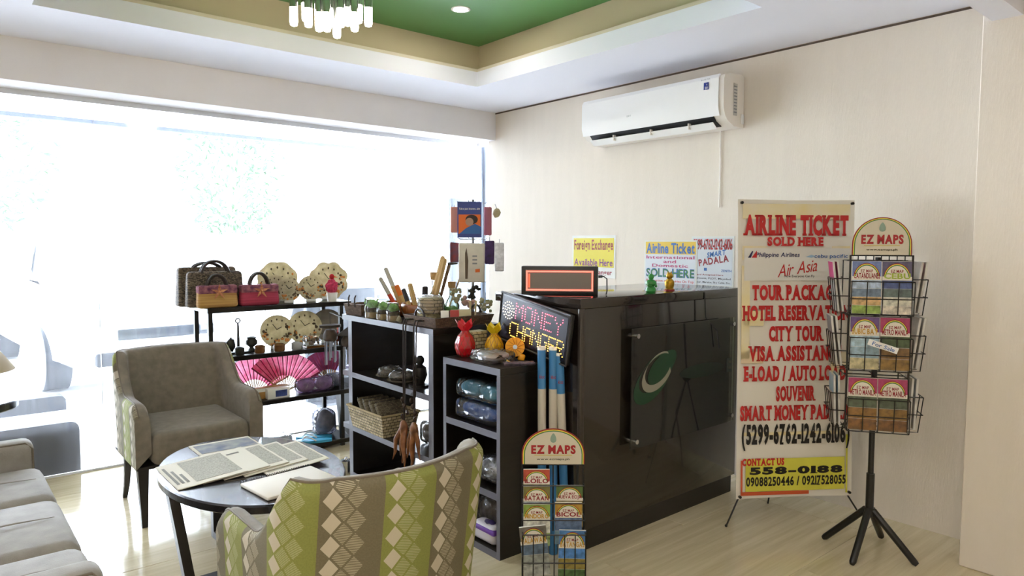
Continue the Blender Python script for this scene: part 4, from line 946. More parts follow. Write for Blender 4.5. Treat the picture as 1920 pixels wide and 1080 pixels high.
t = thing('steel_can', 'small shiny steel pot on the floor left of the tall shelf', 'pot', (1.89, 3.765, 0)); MB().lathe([(.03, 0), (.034, .004), (.034, .07), (1e-6, .07)], 20).build('body', CHROME, t); MB().lathe([(.036, .0705), (.036, .078), (.012, .084), (.008, .096), (1e-6, .097)], 20).build('lid', CHROME, t)
# pendants hanging from the shelf top
ROOT = mat('carved_root_wood', '#9a6238', .45, var=.4, vscale=25, col2='#5f381e')
def pendant(label, y, seed, L0, L1):
    rnd = random.Random(seed); t = thing('carved_pendant', label, 'pendant', (1.872, y, .985), 0, 'root pendants hanging on the shelf')
    for s_ in (-1, 1): MB().tube([(.06, s_*.010, .002), (-.004, s_*.012, .002), (-.012, s_*.012, -.03), (-.016, s_*.008, -L0*.6), (-.018, 0, -L0)], .0042, 6).build('strap', LEATH, t)
    q = MB(); q.ell((-.02, 0, -L0-.03), .022, .026, .045)
    for i in range(4):
        dx, dy = rnd.uniform(-.025, .005), (i-1.5)*.028+rnd.uniform(-.01, .01); l = rnd.uniform(.7, 1)*(L1-L0)
        q.tube([(-.02, dy*.3, -L0-.03), (-.02+dx, dy*.8, -L0-l*.45), (-.02+dx*.8, dy*1.1, -L0-l*.8), (-.02+dx*1.2, dy*1.3, -L0-l)], [.014, .012, .008, .002], 8)
    q.jitter(.004, 50, seed).build('carved_root', ROOT, t); 
    for k in range(4): MB().ell((-.018, rnd.uniform(-.03, .03), -L0+.03+.03*k), .010, .010, .014).jitter(.004, 80, k).build('bead', mat('dark_beads', '#3a2a20', .5), t)
    return t
pendant('root-carved pendant on dark straps, the left of two', 3.045, 1, .53, .77)
pendant('root-carved pendant on dark straps, the right of two', 2.945, 2, .52, .76)

# ================================================================== the lower shelf and what stands on it
zl = .8405
def pineapple(label, x, y, z, col, tip, r=.048, h=.105):
    t = thing('pineapple_lantern', label, 'lantern', (x, y, z), math.radians(15), 'pineapple lanterns')
    m = mat('capiz_'+label.split()[0], col, .25, var=.15, vscale=18, coat=.5); n = 10; prof = [(.45, 0), (.8, .12), (1, .38), (.98, .58), (.75, .85), (.42, 1.0), (.34, 1.08)]
    MB().lathe([(r*a, h*b) for a, b in prof], n).build('fruit_body', m, t, smooth=False)
    q = MB()
    for i in range(n):
        for d in (1, -1):
            q.tube([(r*a*1.01*math.cos(2*PI*(i+d*k*.5)/n), r*a*1.01*math.sin(2*PI*(i+d*k*.5)/n), h*b) for k, (a, b) in enumerate(prof)], .0008, 4)
    q.build('lead_lines', mat('dark_lantern_lines', '#6a3a14', .5), t)
    m2 = mat('capiz_leaf_'+label.split()[0], tip, .3, coat=.5)
    for i in range(6):
        a = 2*PI*i/6; q = MB(); z0_ = h*1.07; c, s_ = math.cos(a), math.sin(a); o_ = Vector((-s_, c, 0))
        P = [Vector((c*r*.28, s_*r*.28, z0_)), Vector((c*r*.55, s_*r*.55, z0_+h*.20)), Vector((c*r*.95, s_*r*.95, z0_+h*.48))]
        q.add([P[0]-o_*.008, P[0]+o_*.008, P[1]+o_*.024, P[2], P[1]-o_*.024]+[v+Vector((0, 0, -.002)) for v in (P[0]-o_*.008, P[0]+o_*.008, P[1]+o_*.024, P[2], P[1]-o_*.024)], [(0, 1, 2, 4), (4, 2, 3), (6, 5, 9, 7), (7, 9, 8), (0, 5, 6, 1), (1, 6, 7, 2), (2, 7, 8, 3), (3, 8, 9, 4), (4, 9, 5, 0)]).build('crown_leaf', m2, t, smooth=False)
    return t
pineapple('red shell pineapple lantern on the low shelf', 1.945, 2.64, zl, '#c01420', '#d02030', .050, .115)
t = thing('straw_box', 'pale straw box behind the red pineapple lantern', 'box', (2.02, 2.66, zl), 0); RB(-.05, .05, -.03, .03, 0, .10, .006).build('woven_body', WEAVEN, t); RB(-.052, .052, -.032, .032, .1005, .115, .004).build('lid', WEAVEN, t)
pineapple('yellow shell pineapple lantern on the low shelf', 2.045, 2.545, zl, '#e0ae10', '#d8c020', .046, .105)
FANY = mat('yellow_fan_plastic', '#f0a818', .35)
t = thing('hand_fan', 'small yellow battery hand fan standing on the low shelf', 'fan', (2.055, 2.405, zl), math.radians(-38), None, math.radians(-6))
MB().cyl((0, -.012, .062), (0, .012, .062), .044, n=32).build('cage', FANY, t); MB().cyl((0, -.0165, .062), (0, -.0125, .062), .010, n=20).build('hub', mat('pale_blue_hub', '#cfe0ea', .3), t)
q = MB()
for k in range(12):
    a = 2*PI*k/12; q.tube([(.012*math.cos(a), -.0135, .062+.012*math.sin(a)), (.042*math.cos(a+.3), -.0135, .062+.042*math.sin(a+.3))], .0014, 5)
q.build('grille_bars', mat('amber_grille', '#c87a10', .4), t)
q = RB(-.016, .016, -.012, .012, -.002, .03, .008, 3); q = MB().add(q.v, q.f, T(.026, 0, -.000, 0, .25, 0))
for p in q.v: p.z = max(p.z, .0005)
q.build('handle', FANY, t)
packet('wrapped_cushion', 'flat plastic-wrapped white and blue pack lying on the low shelf', 'packet', 1.965, 2.455, zl, .085, .075, .026, mat('white_orange_pack', '#b9bfc8', .6, var=.5, vscale=14, col2='#b08a70'), 21, PI/2.2, 1)
t = thing('patterned_pouch', 'flat patterned pouch over the near edge of the low shelf', 'pouch', (2.0, 2.305, zl), math.radians(-30), None, math.radians(3)); RB(-.075, .065, -.02, .02, 0, .012, .004).build('pouch', mat('zigzag_fabric', '#7c6a78', .7, var=.7, vscale=60, col2='#2a2638'), t); MB().tube([(-.07, -.021, .007), (.06, -.021, .007)], .002, 5).build('zip', BLKM, t)
TEAL = mat('teal_towel', '#3f8fae', .85, var=.15, vscale=30); COB = mat('cobalt_towel', '#2d55a0', .7, var=.2, vscale=30)
zz = .5605
packet('wrapped_towels', 'pale teal plastic-wrapped roll, upper of the two blue packs', 'packet', 1.96, 2.50, zz+.098, .15, .075, .045, TEAL, 31, PI/2, 2, 'blue wrapped packs')
packet('wrapped_towels', 'cobalt blue plastic-wrapped pack, lower of the two blue packs', 'packet', 1.96, 2.50, zz, .155, .078, .046, COB, 35, PI/2, 1, 'blue wrapped packs')
packet('wrapped_trinkets', 'glittering clear bag of silver trinkets on the lower board', 'packet', 1.955, 2.42, .2905, .09, .06, .06, mat('silver_trinkets', '#a9adb4', .25, .6, var=.6, vscale=60), 41, PI/2, 1)
packet('wrapped_trinkets', 'dark bag of brown goods standing behind the lilac tub', 'packet', 2.0, 2.47, .0305, .12, .05, .085, mat('brown_goods', '#4a4034', .6, var=.5, vscale=30), 43, PI/2, 1)
t = thing('plastic_tub', 'white tub with a purple band on the bottom board', 'tub', (1.915, 2.42, .0305)); TUBW = mat('milky_plastic', '#d5d0d8', .35)
v, f = rb_data(.085, .17, .085, .03, 4); q = MB().add(v, f, T(0, 0, .0425)); q.build('body', TUBW, t); v, f = rb_data(.089, .174, .024, .010, 3); MB().add(v, f, T(0, 0, .062)).build('purple_band', mat('purple_band', '#6a3aa0', .4), t)
MB().ell((0, -.01, .088), .022, .035, .007).jitter(.006, 60).build('lid_print', mat('grape_print', '#2f2350', .5), t)

# LED sign leaning against the counter side
t = thing('led_sign', 'black LED sign reading MONEY in red dots, tilted against the counter', 'sign', (2.105, 2.575, .885), -PI/2, None, 0)
t.matrix_world = T(2.112, 2.585, .925, 0, 0, -PI/2) @ T(0, 0, 0, math.radians(1), math.radians(9.5), 0)
SW, SH = .47, .225
RB(0, SW, -.012, .012, 0, SH, .004).build('casing', mat('black_abs', '#101013', .35), t); B(.014, SW-.014, -.0135, -.0122, .014, SH-.014).build('screen', mat('dark_smoked_screen', '#1f2030', .25), t, smooth=False)
q = MB().tube([(0, -.012, 0), (SW, -.012, 0), (SW, -.012, SH), (0, -.012, SH)], .005, 6, True); q.build('bezel', mat('grey_bezel', '#34343a', .35), t)
D57 = {'M': '10001 11011 10101 10101 10001 10001 10001', 'O': '01110 10001 10001 10001 10001 10001 01110', 'N': '10001 11001 10101 10101 10011 10001 10001', 'E': '11111 10000 10000 11110 10000 10000 11111', 'Y': '10001 10001 01010 00100 00100 00100 00100',
       'C': '01111 10000 10000 10000 10000 10000 01111', 'H': '10001 10001 10001 11111 10001 10001 10001', 'A': '01110 10001 10001 11111 10001 10001 10001', 'G': '01111 10000 10000 10011 10001 10001 01110', 'R': '11110 10001 10001 11110 10100 10010 10001'}
LEDR = mat('red_led', (1, .08, .12), .3, emit=5); LEDY = mat('amber_led', (1, .55, .06), .3, emit=5); LEDW = mat('warm_white_led', (1, .86, .62), .3, emit=2.5)
def dots(name, word, x0, z0_, px, pz, adv, m):
    q = MB()
    for ci, ch in enumerate(word):
        for ri, rw in enumerate(D57[ch].split()):
            for k, bit in enumerate(rw):
                if bit == '1': q.ell((x0+ci*adv+k*px, -.0145, z0_-ri*pz), .0024, .0018, .0024, 6, 4)
    q.build(name, m, t)['kind'] = 'stuff'
dots('red_led_dots', 'MONEY', .115, .195, .0118, .0118, .066, LEDR); dots('amber_led_dots', 'CHANGER', .085, .100, .0098, .0108, .0535, LEDY)
q = MB()
for ring, n in ((.012, 6), (.026, 12), (.040, 16)):
    for k in range(n):
        a = 2*PI*k/n; q.ell((.062+ring*math.cos(a), -.0145, .150+ring*math.sin(a)), .0028, .0018, .0028, 6, 4)
q.build('white_led_dots', LEDW, t)['kind'] = 'stuff'

# rolled maps
BLUEP = mat('roll_blue_paper', '#3f7fb4', .4); CREAMP = mat('roll_cream_paper', '#c9c2b0', .5)
for lb, x, y, lx, ly in (('rolled map with blue ends, left of the three rolls', 2.055, 2.215, .0, .01), ('rolled map with blue ends, middle of the three rolls', 2.09, 2.18, -.0, .01), ('rolled map with blue ends, right roll leaning outward', 2.13, 2.14, -.02, .03)):
    t = thing('rolled_map', lb, 'rolled map', (x, y, 0), 0, 'rolled maps'); Hh = .925 if 'right' not in lb else .90; d = Vector((lx, ly, Hh)); r = .0185
    MB().cyl((0, 0, 0), d*.52, r, n=16).build('lower_blue', BLUEP, t); MB().cyl(d*.52+Vector((0, 0, .0003)), d*.80, r*1.005, n=16).build('cream_middle', CREAMP, t); o = MB().cyl(d*.8003, d*.985, r, n=16).build('upper_blue', BLUEP, t)
    MB().cyl(d*.9852, d, r*1.01, n=16).build('paper_end', WHITEP, t)
    letter(o, 'kkcc', d.x*.87-.0, .925*.86, .022, .016, DRED, -.0, .02).matrix_local = T(*(d*.86), 0, 0, math.radians(-40)) @ T(0, -r-.001, 0)

# ================================================================== on the counter and the wall behind
zc = 1.1405
t = thing('ticker_display', 'black LED ticker display with a glowing red border on the counter', 'sign', (2.235, 2.30, zc), math.radians(-47))
RB(-.175, .175, -.03, .03, 0, .132, .004).build('casing', mat('black_abs', '#101013', .35), t); B(-.155, .155, -.0318, -.0305, .016, .116).build('screen', mat('grey_led_screen', '#7d746c', .4), t, smooth=False)
LEDB = mat('red_led_border', (1, .10, .07), .3, emit=2.2); q = MB()
for x0, x1, a, b in ((-.152, .152, .105, .111), (-.152, .152, .021, .027), (-.152, -.146, .027, .105), (.146, .152, .027, .105)): q.box(x0, x1, -.0335, -.032, a, b)
q.build('red_border', LEDB, t, smooth=False); B(-.142, -.134, -.0332, -.032, .034, .098).build('red_bar', mat('dim_red_led', (.8, .12, .06), .3, emit=.6), t, smooth=False)
MB().tube([(.176, 0, .085), (.20, 0, .086), (.215, 0, .075), (.216, 0, .02), (.212, 0, .003)], .0028, 6).build('power_cord', BLKM, t); MB().cyl((.176, 0, .085), (.195, 0, .086), .006).build('plug', BLKM, t)
JADE = mat('green_jade', '#2f8a3c', .3); GOLD = mat('gold_figure', '#b8902c', .3, .7, var=.5, vscale=40)
t = thing('jade_figurine', 'small green seated figurine on the counter edge', 'figurine', (2.69, 2.135, zc)); MB().lathe([(.022, 0), (.026, .008), (.024, .018), (.017, .03), (.027, .042), (.025, .055), (.012, .063), (1e-6, .064)], 16).build('body', JADE, t); MB().ell((0, 0, .076), .014, .014, .016).build('head', JADE, t)
for s_ in (-1, 1): MB().tube([(s_*.022, 0, .052), (s_*.03, -.006, .036), (s_*.016, -.018, .03)], .006, 6).build('arm', JADE, t)
t = thing('gold_figurine', 'small gold lucky figurine beside the green one on the counter', 'figurine', (2.855, 2.15, zc)); MB().lathe([(.024, 0), (.025, .01), (.02, .014), (.024, .03), (.024, .048), (.013, .06), (1e-6, .061)], 16).build('body', GOLD, t); MB().ell((0, 0, .075), .019, .016, .018).build('head', GOLD, t); MB().lathe([(.026, -.0), (.026, .008)], 16).build('base', DRED, t)
for s_ in (-1, 1): MB().cyl((s_*.012, 0, .086), (s_*.014, 0, .099), .006, .001, 8).build('ear', GOLD, t)
SLEEVE = mat('clear_sleeve_edge', '#e9e9e2', .2); PY = mat('poster_yellow', '#dccb2e', .5); PYB = mat('poster_gold', '#e0bd3c', .5); PGR = mat('poster_grey', '#d4d8dc', .5)
def poster(label, y, z, w, h, off=.0):
    t = thing('wall_poster', label, 'poster', (XR-.0008-off, y, z), -PI/2, 'sheets on the wall behind the counter')
    B(-w/2, w/2, -.0016, -.0002, 0, h).build('sheet', SLEEVE, t, smooth=False); return t
t = poster('yellow Foreign Exchange poster on the wall behind the red-bordered display', 3.415, 1.135, .42, .30)
B(-.195, .195, -.0024, -.0017, .075, .28).build('yellow_field', PY, t, smooth=False)
letter(t, 'Foreign Exchange', 0, .222, .375, .095, DRED, -.0032, .02); letter(t, 'Available Here', 0, .108, .37, .05, mat('purple_print', '#7a2f6e', .5), -.0032, .02); letter(t, 'Money Changer', 0, .035, .36, .045, DRED, -.0032, .02)
t = poster('grey poster on the wall with a long red number along its top', 2.435, 1.118, .30, .305)
B(-.14, .14, -.0024, -.0017, .01, .295).build('grey_field', PGR, t, smooth=False)
letter(t, '5299-6762-1242-6106', 0, .255, .27, .065, BLK, -.0030, .02); letter(t, '5299-6762-1242-6106', .0025, .257, .27, .065, RED, -.0034, -.005)
letter(t, 'SMART', .03, .20, .13, .032, BLUE, -.0032, .03, shear=.2, rot=math.radians(-9)); letter(t, 'PADALA', .01, .158, .21, .042, DRED, -.0032, .03, rot=math.radians(-9))
q = flat(t, 'blue_emblem', -.055, -.035, .095, .113, BLUE, -.0032); letter(t, 'ZENITH', .10, .098, .07, .014, BLUE, -.0032, .02)
letter(t, 'Card Accepted Here', -.02, .070, .20, .012, DRED, -.0032, .02); letter(t, '(Pldtcomi, PLDT, Maynilad', 0, .048, .26, .014, BLK, -.0032, .01); letter(t, 'Water, Meralco, Sky Cable, Etc.', 0, .024, .26, .014, BLK, -.0032, .01)
t = poster('Airline Ticket poster with a gold title band behind the green figurine', 2.745, 1.085, .41, .315, .003)
B(-.195, .195, -.0024, -.0017, .225, .305).build('gold_band', PYB, t, smooth=False); B(-.195, .195, -.0024, -.0017, .01, .224).build('grey_field', PGR, t, smooth=False)
letter(t, 'Airline Ticket', 0, .263, .375, .068, BLUE, -.0032, .03); letter(t, 'International', 0, .205, .375, .020, PINKP, -.0032, .02); letter(t, 'and', 0, .178, .10, .020, PINKP, -.0032, .02); letter(t, 'Domestic', 0, .152, .28, .020, PINKP, -.0032, .02)
letter(t, 'SOLD HERE', 0, .105, .375, .058, BLUE, -.0032, .04); letter(t, 'SOLD HERE', .002, .104, .372, .05, GRN, -.0037, .005); letter(t, 'Reservation and Inquiries On Top', 0, .052, .37, .020, RED, -.0032, .01)
# card rack with hanging souvenirs behind the tall shelf
t = thing('card_rack', 'thin silver pole rack with hooks behind the tall shelf', 'rack', (2.36, 3.13, 0))
MB().cyl((0, 0, .02), (0, 0, 1.62), .008).build('pole', STEEL, t); MB().lathe([(.042, 0), (.042, .012), (.02, .02)], 24).build('foot', STEEL, t)
for z in (1.60, 1.40, 1.16):
    for k in range(4):
        a = 2*PI*k/4+.65; c, s_ = math.cos(a), math.sin(a); MB().tube([(c*.006, s_*.006, z), (c*.075, s_*.075, z), (c*.09, s_*.09, z+.012)], .0022, 5).build('hook', STEEL, t)
def hang(name, label, cat, dx, dy, z, rz=-40.25, group='souvenirs on the card rack'):
    p = Vector((2.36, 3.13, 0))+RTV*dx+FWV*dy; return thing(name, label, cat, (p.x, p.y, z), math.radians(rz), group)
t = hang('photo_card', 'blue hanging booklet with an orange portrait picture', 'booklet', -.012, -.095, 1.408); B(-.066, .066, -.004, .004, 0, .195).build('card', mat('royal_blue_card', '#2b3f8c', .4), t, smooth=False)
flat(t, 'orange_picture', -.06, .06, .02, .125, ORG, -.0048); letter(t, 'Take just known, alw', 0, .155, .115, .013, WHITEP, -.005, .01)
q = MB().prism([(-.055, .02), (.06, .02), (.06, .06), (.03, .075), (-.02, .05)], -.0058, -.0050); q.build('blue_shirt_print', BLUE, t, smooth=False)
MB().prism([(.012+.034*math.cos(a), .098+.026*math.sin(a)) for a in [2*PI*i/16 for i in range(16)]], -.0058, -.0050).build('hair_print', mat('dark_hair_print', '#241a18', .5), t, smooth=False); MB().prism([(.0+.022*math.cos(a), .085+.022*math.sin(a)) for a in [2*PI*i/16 for i in range(16)]], -.0066, -.0059).build('face_print', mat('face_print', '#b08e78', .5), t, smooth=False)
PNK = mat('salmon_tube', '#c98878', .4)
for lb, dx, dy, h, m in (('salmon-pink packet hanging left of the blue booklet', -.10, -.02, .155, PNK), ('pink packet hanging right of the blue booklet', .085, -.03, .17, mat('dusty_pink', '#b56a78', .5))):
    t = hang('hanging_packet', lb, 'packet', dx, dy, 1.59-h); RB(-.022, .022, -.012, .012, 0, h-.012, .008, 3).build('packet', m, t); MB().tube([(0, 0, h-.012), (0, 0, h)], .0018, 5).build('loop', BLKM, t)
t = hang('shell_keychain', 'small shell keychain at the top right of the card rack', 'keychain', .135, -.02, 1.52); MB().ell((0, 0, .025), .022, .012, .026).jitter(.006, 60).build('shell', SHELLC, t); MB().tube([(0, 0, .05), (-.01, 0, .075)], .002, 5).build('loop', STEEL, t)
t = hang('white_pouch', 'cream printed drawstring pouch hanging on the card rack', 'pouch', .0, -.095, 1.162); q = RB(-.072, .072, -.012, .012, 0, .215, .010, 3); q.jitter(.004, 18).build('pouch', mat('cream_cotton', '#d8d1c4', .8, var=.08, vscale=20), t)
MB().prism([(-.035, .02), (-.022, .02), (-.018, .12), (-.028, .19), (-.036, .16)], -.0150, -.0140).build('brown_print', mat('brown_print', '#5c4c3c', .6), t, smooth=False); MB().prism([(.02, .055), (.045, .057), (.045, .075), (.02, .073)], -.0152, -.0142).build('orange_label', ORG, t, smooth=False)
for k in range(3): B(.004, .03, -.015, -.0142, .10+.02*k, .108+.02*k).build('grey_print', GREYP, t, smooth=False)
TRIB = mat('tribal_fabric', '#4a3a4c', .7, var=.8, vscale=40, col2='#7a2a2c')
for lb, dx, z, h, m in (('dark tribal pouch hanging left of the cream pouch', -.10, 1.27, .11, TRIB), ('purple tribal pouch hanging right of the cream pouch', .095, 1.26, .13, mat('purple_fabric', '#3a2450', .7, var=.5, vscale=30)), ('white ribbon tassel hanging furthest right on the card rack', .15, 1.22, .16, LACE)):
    t = hang('hanging_pouch', lb, 'pouch', dx, -.03, z); RB(-.026, .026, -.008, .008, 0, h, .007, 3).jitter(.004, 40, dx*90).build('pouch', m, t); MB().tube([(0, 0, h), (0, 0, h+.02)], .0018, 5).build('loop', STEEL, t)
GRNB = mat('shell_cluster', '#b09c7c', .5, var=.5, vscale=40, col2='#7d8a60')
for lb, dx, dy, z, s_ in (('shell and flower cluster hanging at the lower left of the rack', -.085, -.07, 1.09, 1), ('pink shell cluster hanging at the lower middle of the rack', -.02, -.09, 1.055, 2), ('green shell cluster hanging at the lower right of the rack', .075, -.075, 1.03, 3), ('dark ring keychain hanging under the cream pouch', .01, -.05, 1.10, 4)):
    t = hang('shell_cluster', lb, 'keychain', dx, dy, z); q = MB(); rnd = random.Random(s_)
    for k in range(16): q.ell((rnd.uniform(-.03, .03), rnd.uniform(-.02, .02), rnd.uniform(-.035, .035)), rnd.uniform(.008, .015), .009, rnd.uniform(.008, .014), 8, 5)
    q.build('shells', [GRNB, mat('pink_shells', '#b58f80', .5, var=.5, vscale=50), GRNB, PEW][s_-1], t); MB().tube([(0, 0, .03), (0, 0, .075)], .002, 5).build('cord', STEEL, t)

# ================================================================== airline ticket banner
A_ = Vector((2.972, 1.822, .14)); Bv = Vector((3.452, 1.489, .14)); ux = (Bv-A_).normalized(); BW, BH = .592, 1.455
rzb = math.atan2(ux.y, ux.x)
t = thing('banner_stand', 'white and yellow Airline Ticket banner on a cross stand', 'banner', (A_.x, A_.y, 0), rzb)
tl = math.radians(-2.2); MS = T(BW/2, 0, .138, tl, 0, 0)
q = MB(); V = []; F = []; nx, nz = 12, 12
for j in range(nz+1):
    for i in range(nx+1):
        u = i/nx; v_ = j/nz; x = (u-.5)*BW; V.append((x*(1-.010*math.sin(PI*v_)), .004*math.sin(3*PI*u)*math.sin(PI*v_), v_*BH-.004*math.sin(PI*u)*(1 if v_ > .5 else -1)*abs(v_-.5)*2))
for j in range(nz):
    for i in range(nx): a = j*(nx+1)+i; F.append((a, a+1, a+nx+2, a+nx+1))
n0 = len(V); V += [(x, y+.0006, z) for x, y, z in V]; F += [tuple(k+n0 for k in f[::-1]) for f in F]
VIN = mat('cream_banner_vinyl', '#e6e0d2', .45)
sh = MB().add(V, F).build('vinyl_sheet', VIN, t, MS)
YF = mat('banner_yellow', '#e6d391', .5, var=.25, vscale=7, col2='#e6dcc4'); YL = mat('banner_lime', '#d6d04a', .5, var=.12, vscale=5); OF = mat('banner_tan', '#d9b98a', .5, var=.3, vscale=5, col2='#e6dcc8'); RDB = mat('banner_red_border', '#c8542c', .5)
yb = -.0068
def bl(name, u0, u1, v0, v1, m, dy=0): return B((u0-.5)*BW, (u1-.5)*BW, yb-.0004-dy, yb-dy, v0*BH, v1*BH).build(name, m, sh, smooth=False)
bl('yellow_band', .035, .955, .935, .985, YF); bl('yellow_patch', .035, .24, .80, .845, YF); bl('yellow_patch', .80, .955, .80, .845, YF); bl('yellow_patch', .03, .10, .47, .78, YF); bl('tan_patch', .03, .22, .455, .495, OF); bl('tan_patch', .80, .95, .42, .49, YF); bl('yellow_patch', .05, .22, .58, .63, YF); bl('yellow_line', .05, .93, .212, .224, YF)
bl('lime_field', .075, .93, .025, .135, YL); bl('red_border', .035, .05, .02, .13, RDB); bl('red_border', .035, .62, .012, .024, RDB); bl('yellow_border', .94, .955, .012, .21, YL)
pn = bl('logo_panel', .05, .955, .73, .838, mat('logo_panel_grey', '#dedbd2', .5), .0012)
def bt(s, u, v_, w_, h_, m, serif=True, bold=.06, shear=0, rot=0, dy=.0008): return letter(sh, s, (u-.5)*BW, v_*BH, w_*BW, h_*BH, m, yb-.0006-dy, bold, serif, shear, rot)
bt('AIRLINE TICKET', .49, .914, .90, .070, RED); bt('SOLD HERE', .485, .860, .48, .031, RED)
for s, v_, w_, u in (('TOUR PACKAGE', .690, .74, .49), ('HOTEL RESERVATION', .622, .93, .50), ('CITY TOUR', .553, .47, .50), ('VISA ASSISTANCE', .487, .80, .49), ('E-LOAD / AUTO LOAD', .420, .88, .49), ('SOUVENIR', .352, .34, .50), ('SMART MONEY PADALA', .288, .95, .50)): bt(s, u, v_, w_, .052, RED)
bt('(5299-6762-1242-6106)', .505, .208, .93, .090, BLK, True, .045); bt('CONTACT US', .225, .124, .36, .025, RED); bt('558-0188', .51, .094, .80, .026, BLK, True, .06); bt('09088250446 / 09217528055', .51, .058, .86, .033, BLK, True, .035)
bt('Philippine Airlines', .335, .814, .37, .019, NAVY, False, .02, dy=.0022, shear=.15); bt('cebu pacific', .79, .810, .29, .016, BLUE, False, .015, dy=.0022); bt('Air Asia', .51, .772, .34, .040, RED, False, .0, .35, math.radians(-9), .0022); bt('Now Everyone Can Fly', .52, .744, .26, .010, BLK, False, .01, dy=.0022)
yy = yb-.0030
for pts, m, nm in (([(.08, .806), (.115, .828), (.125, .828), (.105, .806)], NAVY, 'airline_mark_blue'), ([(.11, .806), (.155, .830), (.155, .806)], RED, 'airline_mark_red'), ([(.57, .809), (.62, .816), (.66, .811), (.62, .806)], SKYP, 'airline_wing_mark')):
    MB().prism([((a-.5)*BW, b*BH) for a, b in pts], yy-.0004, yy).build(nm, m, sh, smooth=False)
for u, v_ in ((.03, .988), (.975, .988), (.03, .008), (.975, .012)): MB().cyl(((u-.5)*BW, -.012, v_*BH), ((u-.5)*BW, .012, v_*BH), .007, n=10).build('eyelet_hook', BLKM, t, MS)
ctr = (BW/2, .13, .62)
MB().cyl((ctr[0]-.02, ctr[1], ctr[2]), (ctr[0]+.02, ctr[1], ctr[2]), .022).build('hub', BLKM, t)
for x, z, yy in ((.018, 1.583, .068), (BW-.015, 1.583, .068)): MB().tube([ctr, (x, yy, z)], .004, 6).build('arm', BLKM, t)
for x, xe, ye in ((.018, -.045, .0), (BW-.015, BW+.11, .11)): MB().tube([ctr, ((x+ctr[0])/2, .07, .38), (xe, ye+.002, .005)], .0042, 6).build('leg', BLKM, t); MB().ell((xe, ye+.002, .007), .007).build('rubber_tip', BLKM, t)
MB().tube([ctr, (BW/2+.0, .27, .005)], .0042, 6).build('leg', BLKM, t)

# ================================================================== map brochures and their racks
def brochure(label, M, w_, h_, title, hc, pics, seed, tcol=DRED, group='folded maps in the spinner stand', lines=None):
    t = thing('folded_map', label, 'map', (0, 0, 0), 0, group); t.matrix_world = M; rnd = random.Random(seed)
    RB(-w_/2, w_/2, -.004, .004, 0, h_, .0008, 1).build('folded_paper', WHITEP, t)
    y0 = -.0048; hh = h_*.36
    B(-w_/2, w_/2, y0, y0+.0006, h_-hh, h_-.001).build('header_print', mat('header_'+hc, hc, .4, var=.3, vscale=40), t, smooth=False)
    for r, m, dy in ((.46, DRED, .0005), (.435, YEL, .0009), (.41, GRN, .0013), (.38, mat('pale_cream_print', '#e3dccb', .5), .0017)):
        n = 14; MB().prism([(w_*r*math.cos(PI*i/n), h_-hh+hh*.12+hh*.78*(r/.46)*math.sin(PI*i/n)) for i in range(n+1)], y0-dy, y0-dy+.0004).build('arch_print', m, t, smooth=False)
    B(-w_/2, w_/2, y0-.0020, y0-.0016, h_-hh, h_-hh*.80).build('title_strip', mat('pale_cream_print', '#e3dccb', .5), t, smooth=False)
    letter(t, 'EZ MAP', 0, h_-hh*.52, w_*.42, hh*.16, DRED, y0-.0026, .02); letter(t, title, 0, h_-hh*.77, w_*.9, hh*.30, tcol, y0-.0028, .03)
    nP = len(pics); zz_ = h_-hh
    for i, c in enumerate(pics):
        z1_ = zz_*(1-i/nP); z0_ = zz_*(1-(i+1)/nP); B(-w_/2, w_/2, y0, y0+.0006, z0_+.001, z1_).build('picture_print', mat('picture_'+c, c, .35, var=.55, vscale=45), t, smooth=False)
    return t
def arch_board(t, w_, h_, z, y, rim=True):
    """the rounded header board with stripes, name and web address"""
    def poly(k): 
        n = 20; ww = w_/2*k; return [(-ww, z)]+[(-ww*math.cos(PI*i/n), z+h_*.28+(h_*.72-(w_/2-ww)*.9)*math.sin(PI*i/n)) for i in range(n+1)]+[(ww, z)]
    o = MB().prism(poly(1), y-.003, y+.003).build('header_board', DRED, t, smooth=False)
    for k, m, d in ((.965, YEL, .0034), (.935, GRN, .0038), (.90, mat('header_cream', '#cfc6b0', .5), .0042)): MB().prism(poly(k), y-d-.0004, y-d).build('header_stripe', m, o, smooth=False)
    letter(o, 'EZ MAPS', 0, z+h_*.42, w_*.70, h_*.24, mat('ez_red', '#a81e24', .5), y-.0054, .03); letter(o, 'EZ MAPS', .001, z+h_*.415, w_*.705, h_*.25, DRED, y-.0050, .05); letter(o, 'www.ezmaps.ph', 0, z+h_*.14, w_*.52, h_*.07, BLK, y-.0054, .015)
    B(-w_*.3, w_*.3, y-.0052, y-.0047, z+h_*.24, z+h_*.27).build('tagline_bar', mat('faded_yellow_print', '#c9b878', .5), o, smooth=False)
    MB().prism([(.012*math.cos(a)*(1-.4*math.sin(a)), z+h_*.74+.02*math.sin(a)) for a in [2*PI*i/12 for i in range(12)]], y-.0056, y-.0050).build('emblem', mat('sage_print', '#8aa292', .5), o, smooth=False)
    return o
RZ = math.radians(-40.25)
SP = (3.18, 1.285, 0); RZF = RZ; RZ = math.radians(-56)
t = thing('map_spinner_stand', 'tall black wire spinner stand of maps on four splayed legs', 'display stand', SP, RZ)
def tl_(px, py):  # world offset to local
    v = Vector((px-SP[0], py-SP[1], 0)); return Matrix.Rotation(-RZ, 4, 'Z') @ v
MB().cyl((0, 0, .20), (0, 0, .36), .017).build('lower_sleeve', BLKM, t); MB().cyl((0, 0, .36), (0, 0, 1.32), .012).build('pole', BLKM, t); MB().cyl((0, 0, .17), (0, 0, .205), .024, n=16).build('hub', BLKM, t)
